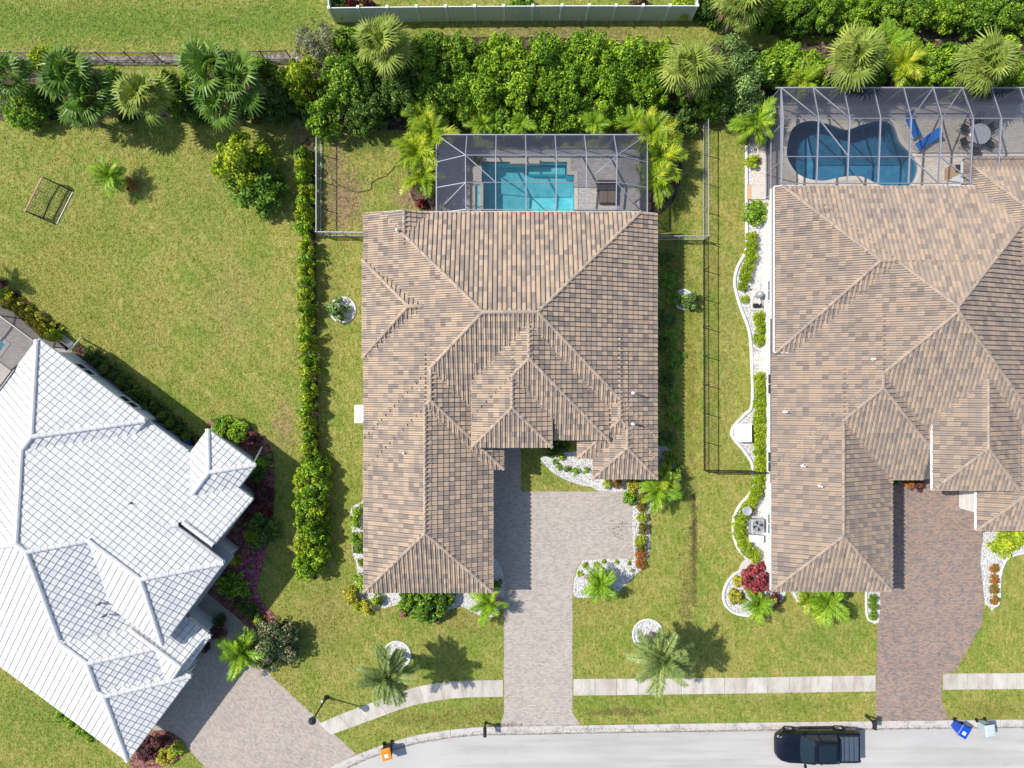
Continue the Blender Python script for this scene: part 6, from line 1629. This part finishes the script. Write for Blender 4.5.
for k in range(4):
    a = math.pi/4 + k*math.pi/2; m = MB(); m.beam((0.5*math.cos(a), 0.5*math.sin(a), 0), (0.35*math.cos(a), 0.35*math.sin(a), 0.70), 0.04, 0.04); m.build('leg', M['black_metal'], t)
wh = ('upper left', 'lower left', 'bottom', 'lower right', 'upper right', 'top')
for k, a in enumerate((150, 205, 260, 325, 30, 90)):
    an = R(a); c = thing('patio_chair', f'dark metal chair at the {wh[k]} of the round glass table', 'chair', (x + 0.98*math.cos(an), y + 0.98*math.sin(an), 0.035), an + math.pi, 'chairs round the glass table')
    m = MB(); m.box((0, 0, 0.44), (0.46, 0.48, 0.04)); m.build('seat', dcush, c, bevel=0.01)
    m = MB()
    for j in range(5): m.beam((-0.23, -0.2+0.1*j, 0.46), (-0.34, -0.2+0.1*j, 0.92), 0.025, 0.02)
    m.beam((-0.345, -0.24, 0.93), (-0.345, 0.24, 0.93), 0.03, 0.03); m.build('backrest', M['black_metal'], c)
    for sx in (-0.2, 0.2):
        for sy in (-0.21, 0.21): m = MB(); m.beam((sx, sy, 0), (sx, sy, 0.42), 0.03, 0.03); m.build('leg', M['black_metal'], c)
    for sy in (-0.24, 0.24): m = MB(); m.beam((-0.28, sy, 0.64), (0.2, sy, 0.64), 0.04, 0.025); m.build('arm', M['black_metal'], c)
t = thing('grill_cabinet', 'small tan cabinet at the roof edge of the right pool deck', 'cabinet', (*G(956, 172, 0.8), 0.035))
m = MB(); m.box((0, 0, 0.42), (0.6, 0.9, 0.84)); m.build('casing', rough_mat('tan_stone', (0.36, 0.24, 0.16), (0.45, 0.31, 0.21), 6, 0.8), t, bevel=0.02)
m = MB(); m.box((0.1, 0.2, 0.9), (0.4, 0.5, 0.1)); m.build('lid', dkplastic, t, bevel=0.03)
for k, (u, v) in enumerate(((-26.0, -17.4), (-25.7, -19.6))):
    t = thing('sun_lounger', 'white lounger beside the left pool, ' + ('upper' if k == 0 else 'lower'), 'sun lounger', (*W2(u, v), 0.035), R(-36.7+90))
    m = MB(); m.box((0, 0, 0.26), (1.7, 0.62, 0.06)); m.build('frame', M['white_paint'], t)
    for j in range(3): m = MB(); m.box((-0.5+0.5*j, 0, 0.33), (0.48, 0.58, 0.07)); m.build('cushion', M['white_paint'], t, bevel=0.02)
    for sx in (-0.7, 0.7):
        for sy in (-0.26, 0.26): m = MB(); m.box((sx, sy, 0.115), (0.05, 0.05, 0.23)); m.build('leg', M['white_paint'], t)

# ================================================================== grass blades on all open lawn
def in_poly(X, Y, P):
    inside = np.zeros(len(X), bool); n = len(P); j = n-1
    for i in range(n):
        xi, yi = P[i][0], P[i][1]; xj, yj = P[j][0], P[j][1]
        if yi != yj:
            c = ((yi > Y) != (yj > Y)) & (X < (xj-xi)*(Y-yi)/(yj-yi) + xi)
            inside ^= c
        j = i
    return inside
def grass():
    rs = np.random.RandomState(3)
    n = 330000
    X = rs.uniform(-36.5, 36.5, n); Y = rs.uniform(-26, 27.5, n)
    keep = np.ones(n, bool)
    feet = [ro.foot(b, 0.5) for ro in (ROOF_A, ROOF_B, ROOF_C) for b in ro.b]
    road_poly = offset(edge, 0.03) + [(60, -45), (-16, -45)]
    for P in COVER + feet + [road_poly]:
        a = np.array([(p[0], p[1]) for p in P]); lo = a.min(0); hi = a.max(0)
        idx = np.where(keep & (X > lo[0]) & (X < hi[0]) & (Y > lo[1]) & (Y < hi[1]))[0]
        if len(idx): keep[idx[in_poly(X[idx], Y[idx], P)]] = False
    X, Y = X[keep], Y[keep]; n = len(X)
    a = rs.uniform(0, 2*np.pi, n); L = rs.uniform(0.05, 0.12, n); w = rs.uniform(0.02, 0.045, n); hgt = rs.uniform(0.02, 0.055, n)
    dx, dy = np.cos(a), np.sin(a)
    z0 = np.full(n, 0.001)
    p0 = np.stack([X - dy*w, Y + dx*w, z0], 1); p1 = np.stack([X + dy*w, Y - dx*w, z0], 1)
    p2 = np.stack([X + dx*L + dy*w*0.5, Y + dy*L - dx*w*0.5, hgt], 1); p3 = np.stack([X + dx*L - dy*w*0.5, Y + dy*L + dx*w*0.5, hgt], 1)
    V = np.stack([p0, p1, p2, p3], 1).reshape(-1, 3)
    me = mesh_np('grass', V, np.arange(4*n).reshape(-1, 4), rs.uniform(0, 1, n), M['blades'])
    tag(link('grass', me), 'short mown grass over all the lawns', kind='stuff')
grass()

# ---- fallen leaves and debris: along the kerb, on the drives, under the planting
def litter():
    rs = np.random.RandomState(9); pts = []
    for _ in range(2600):
        p, nn = along(edge, lens, rs.uniform(5, lens[-1]-8)); o = rs.normal(-0.42, 0.07) if rs.rand() < 0.75 else rs.uniform(-0.5, 0.1)
        pts.append((p.x+nn.x*o, p.y+nn.y*o, 0.035 if o > -0.33 else 0.018))
    for px, py, sx, sy, m in ((585, 727, 30, 2, 420), (500, 725, 25, 2, 160), (617, 530, 9, 9, 90), (640, 530, 8, 30, 120), (560, 600, 40, 60, 90), (930, 640, 40, 60, 150), (280, 720, 40, 40, 110), (345, 180, 22, 40, 500), (400, 130, 40, 20, 500), (675, 170, 14, 45, 350), (660, 330, 10, 90, 450), (300, 130, 14, 14, 250), (700, 120, 25, 12, 250), (420, 605, 40, 8, 90), (600, 470, 30, 14, 60), (755, 400, 8, 120, 160), (230, 110, 60, 14, 250), (100, 112, 60, 10, 200), (560, 32, 120, 8, 300), (690, 560, 10, 70, 260)):
        for _ in range(m):
            x, y = G(rs.normal(px, sx*0.6), rs.normal(py, sy*0.6)); pts.append((x, y, 0.045))
    P = np.array(pts); n = len(P)
    N = rs.normal(0, 0.35, (n, 3)); N[:, 2] = 1; N /= np.linalg.norm(N, axis=1, keepdims=True)
    V, Fq = leaves(P, N, 0.075, rs, 0.5, 0.1)
    tag(link('leaf_litter', mesh_np('leaf_litter', V, Fq, rs.uniform(0, 1, n), LM['litter'])), 'fallen brown leaves along the kerb and under the planting', kind='stuff')
litter()
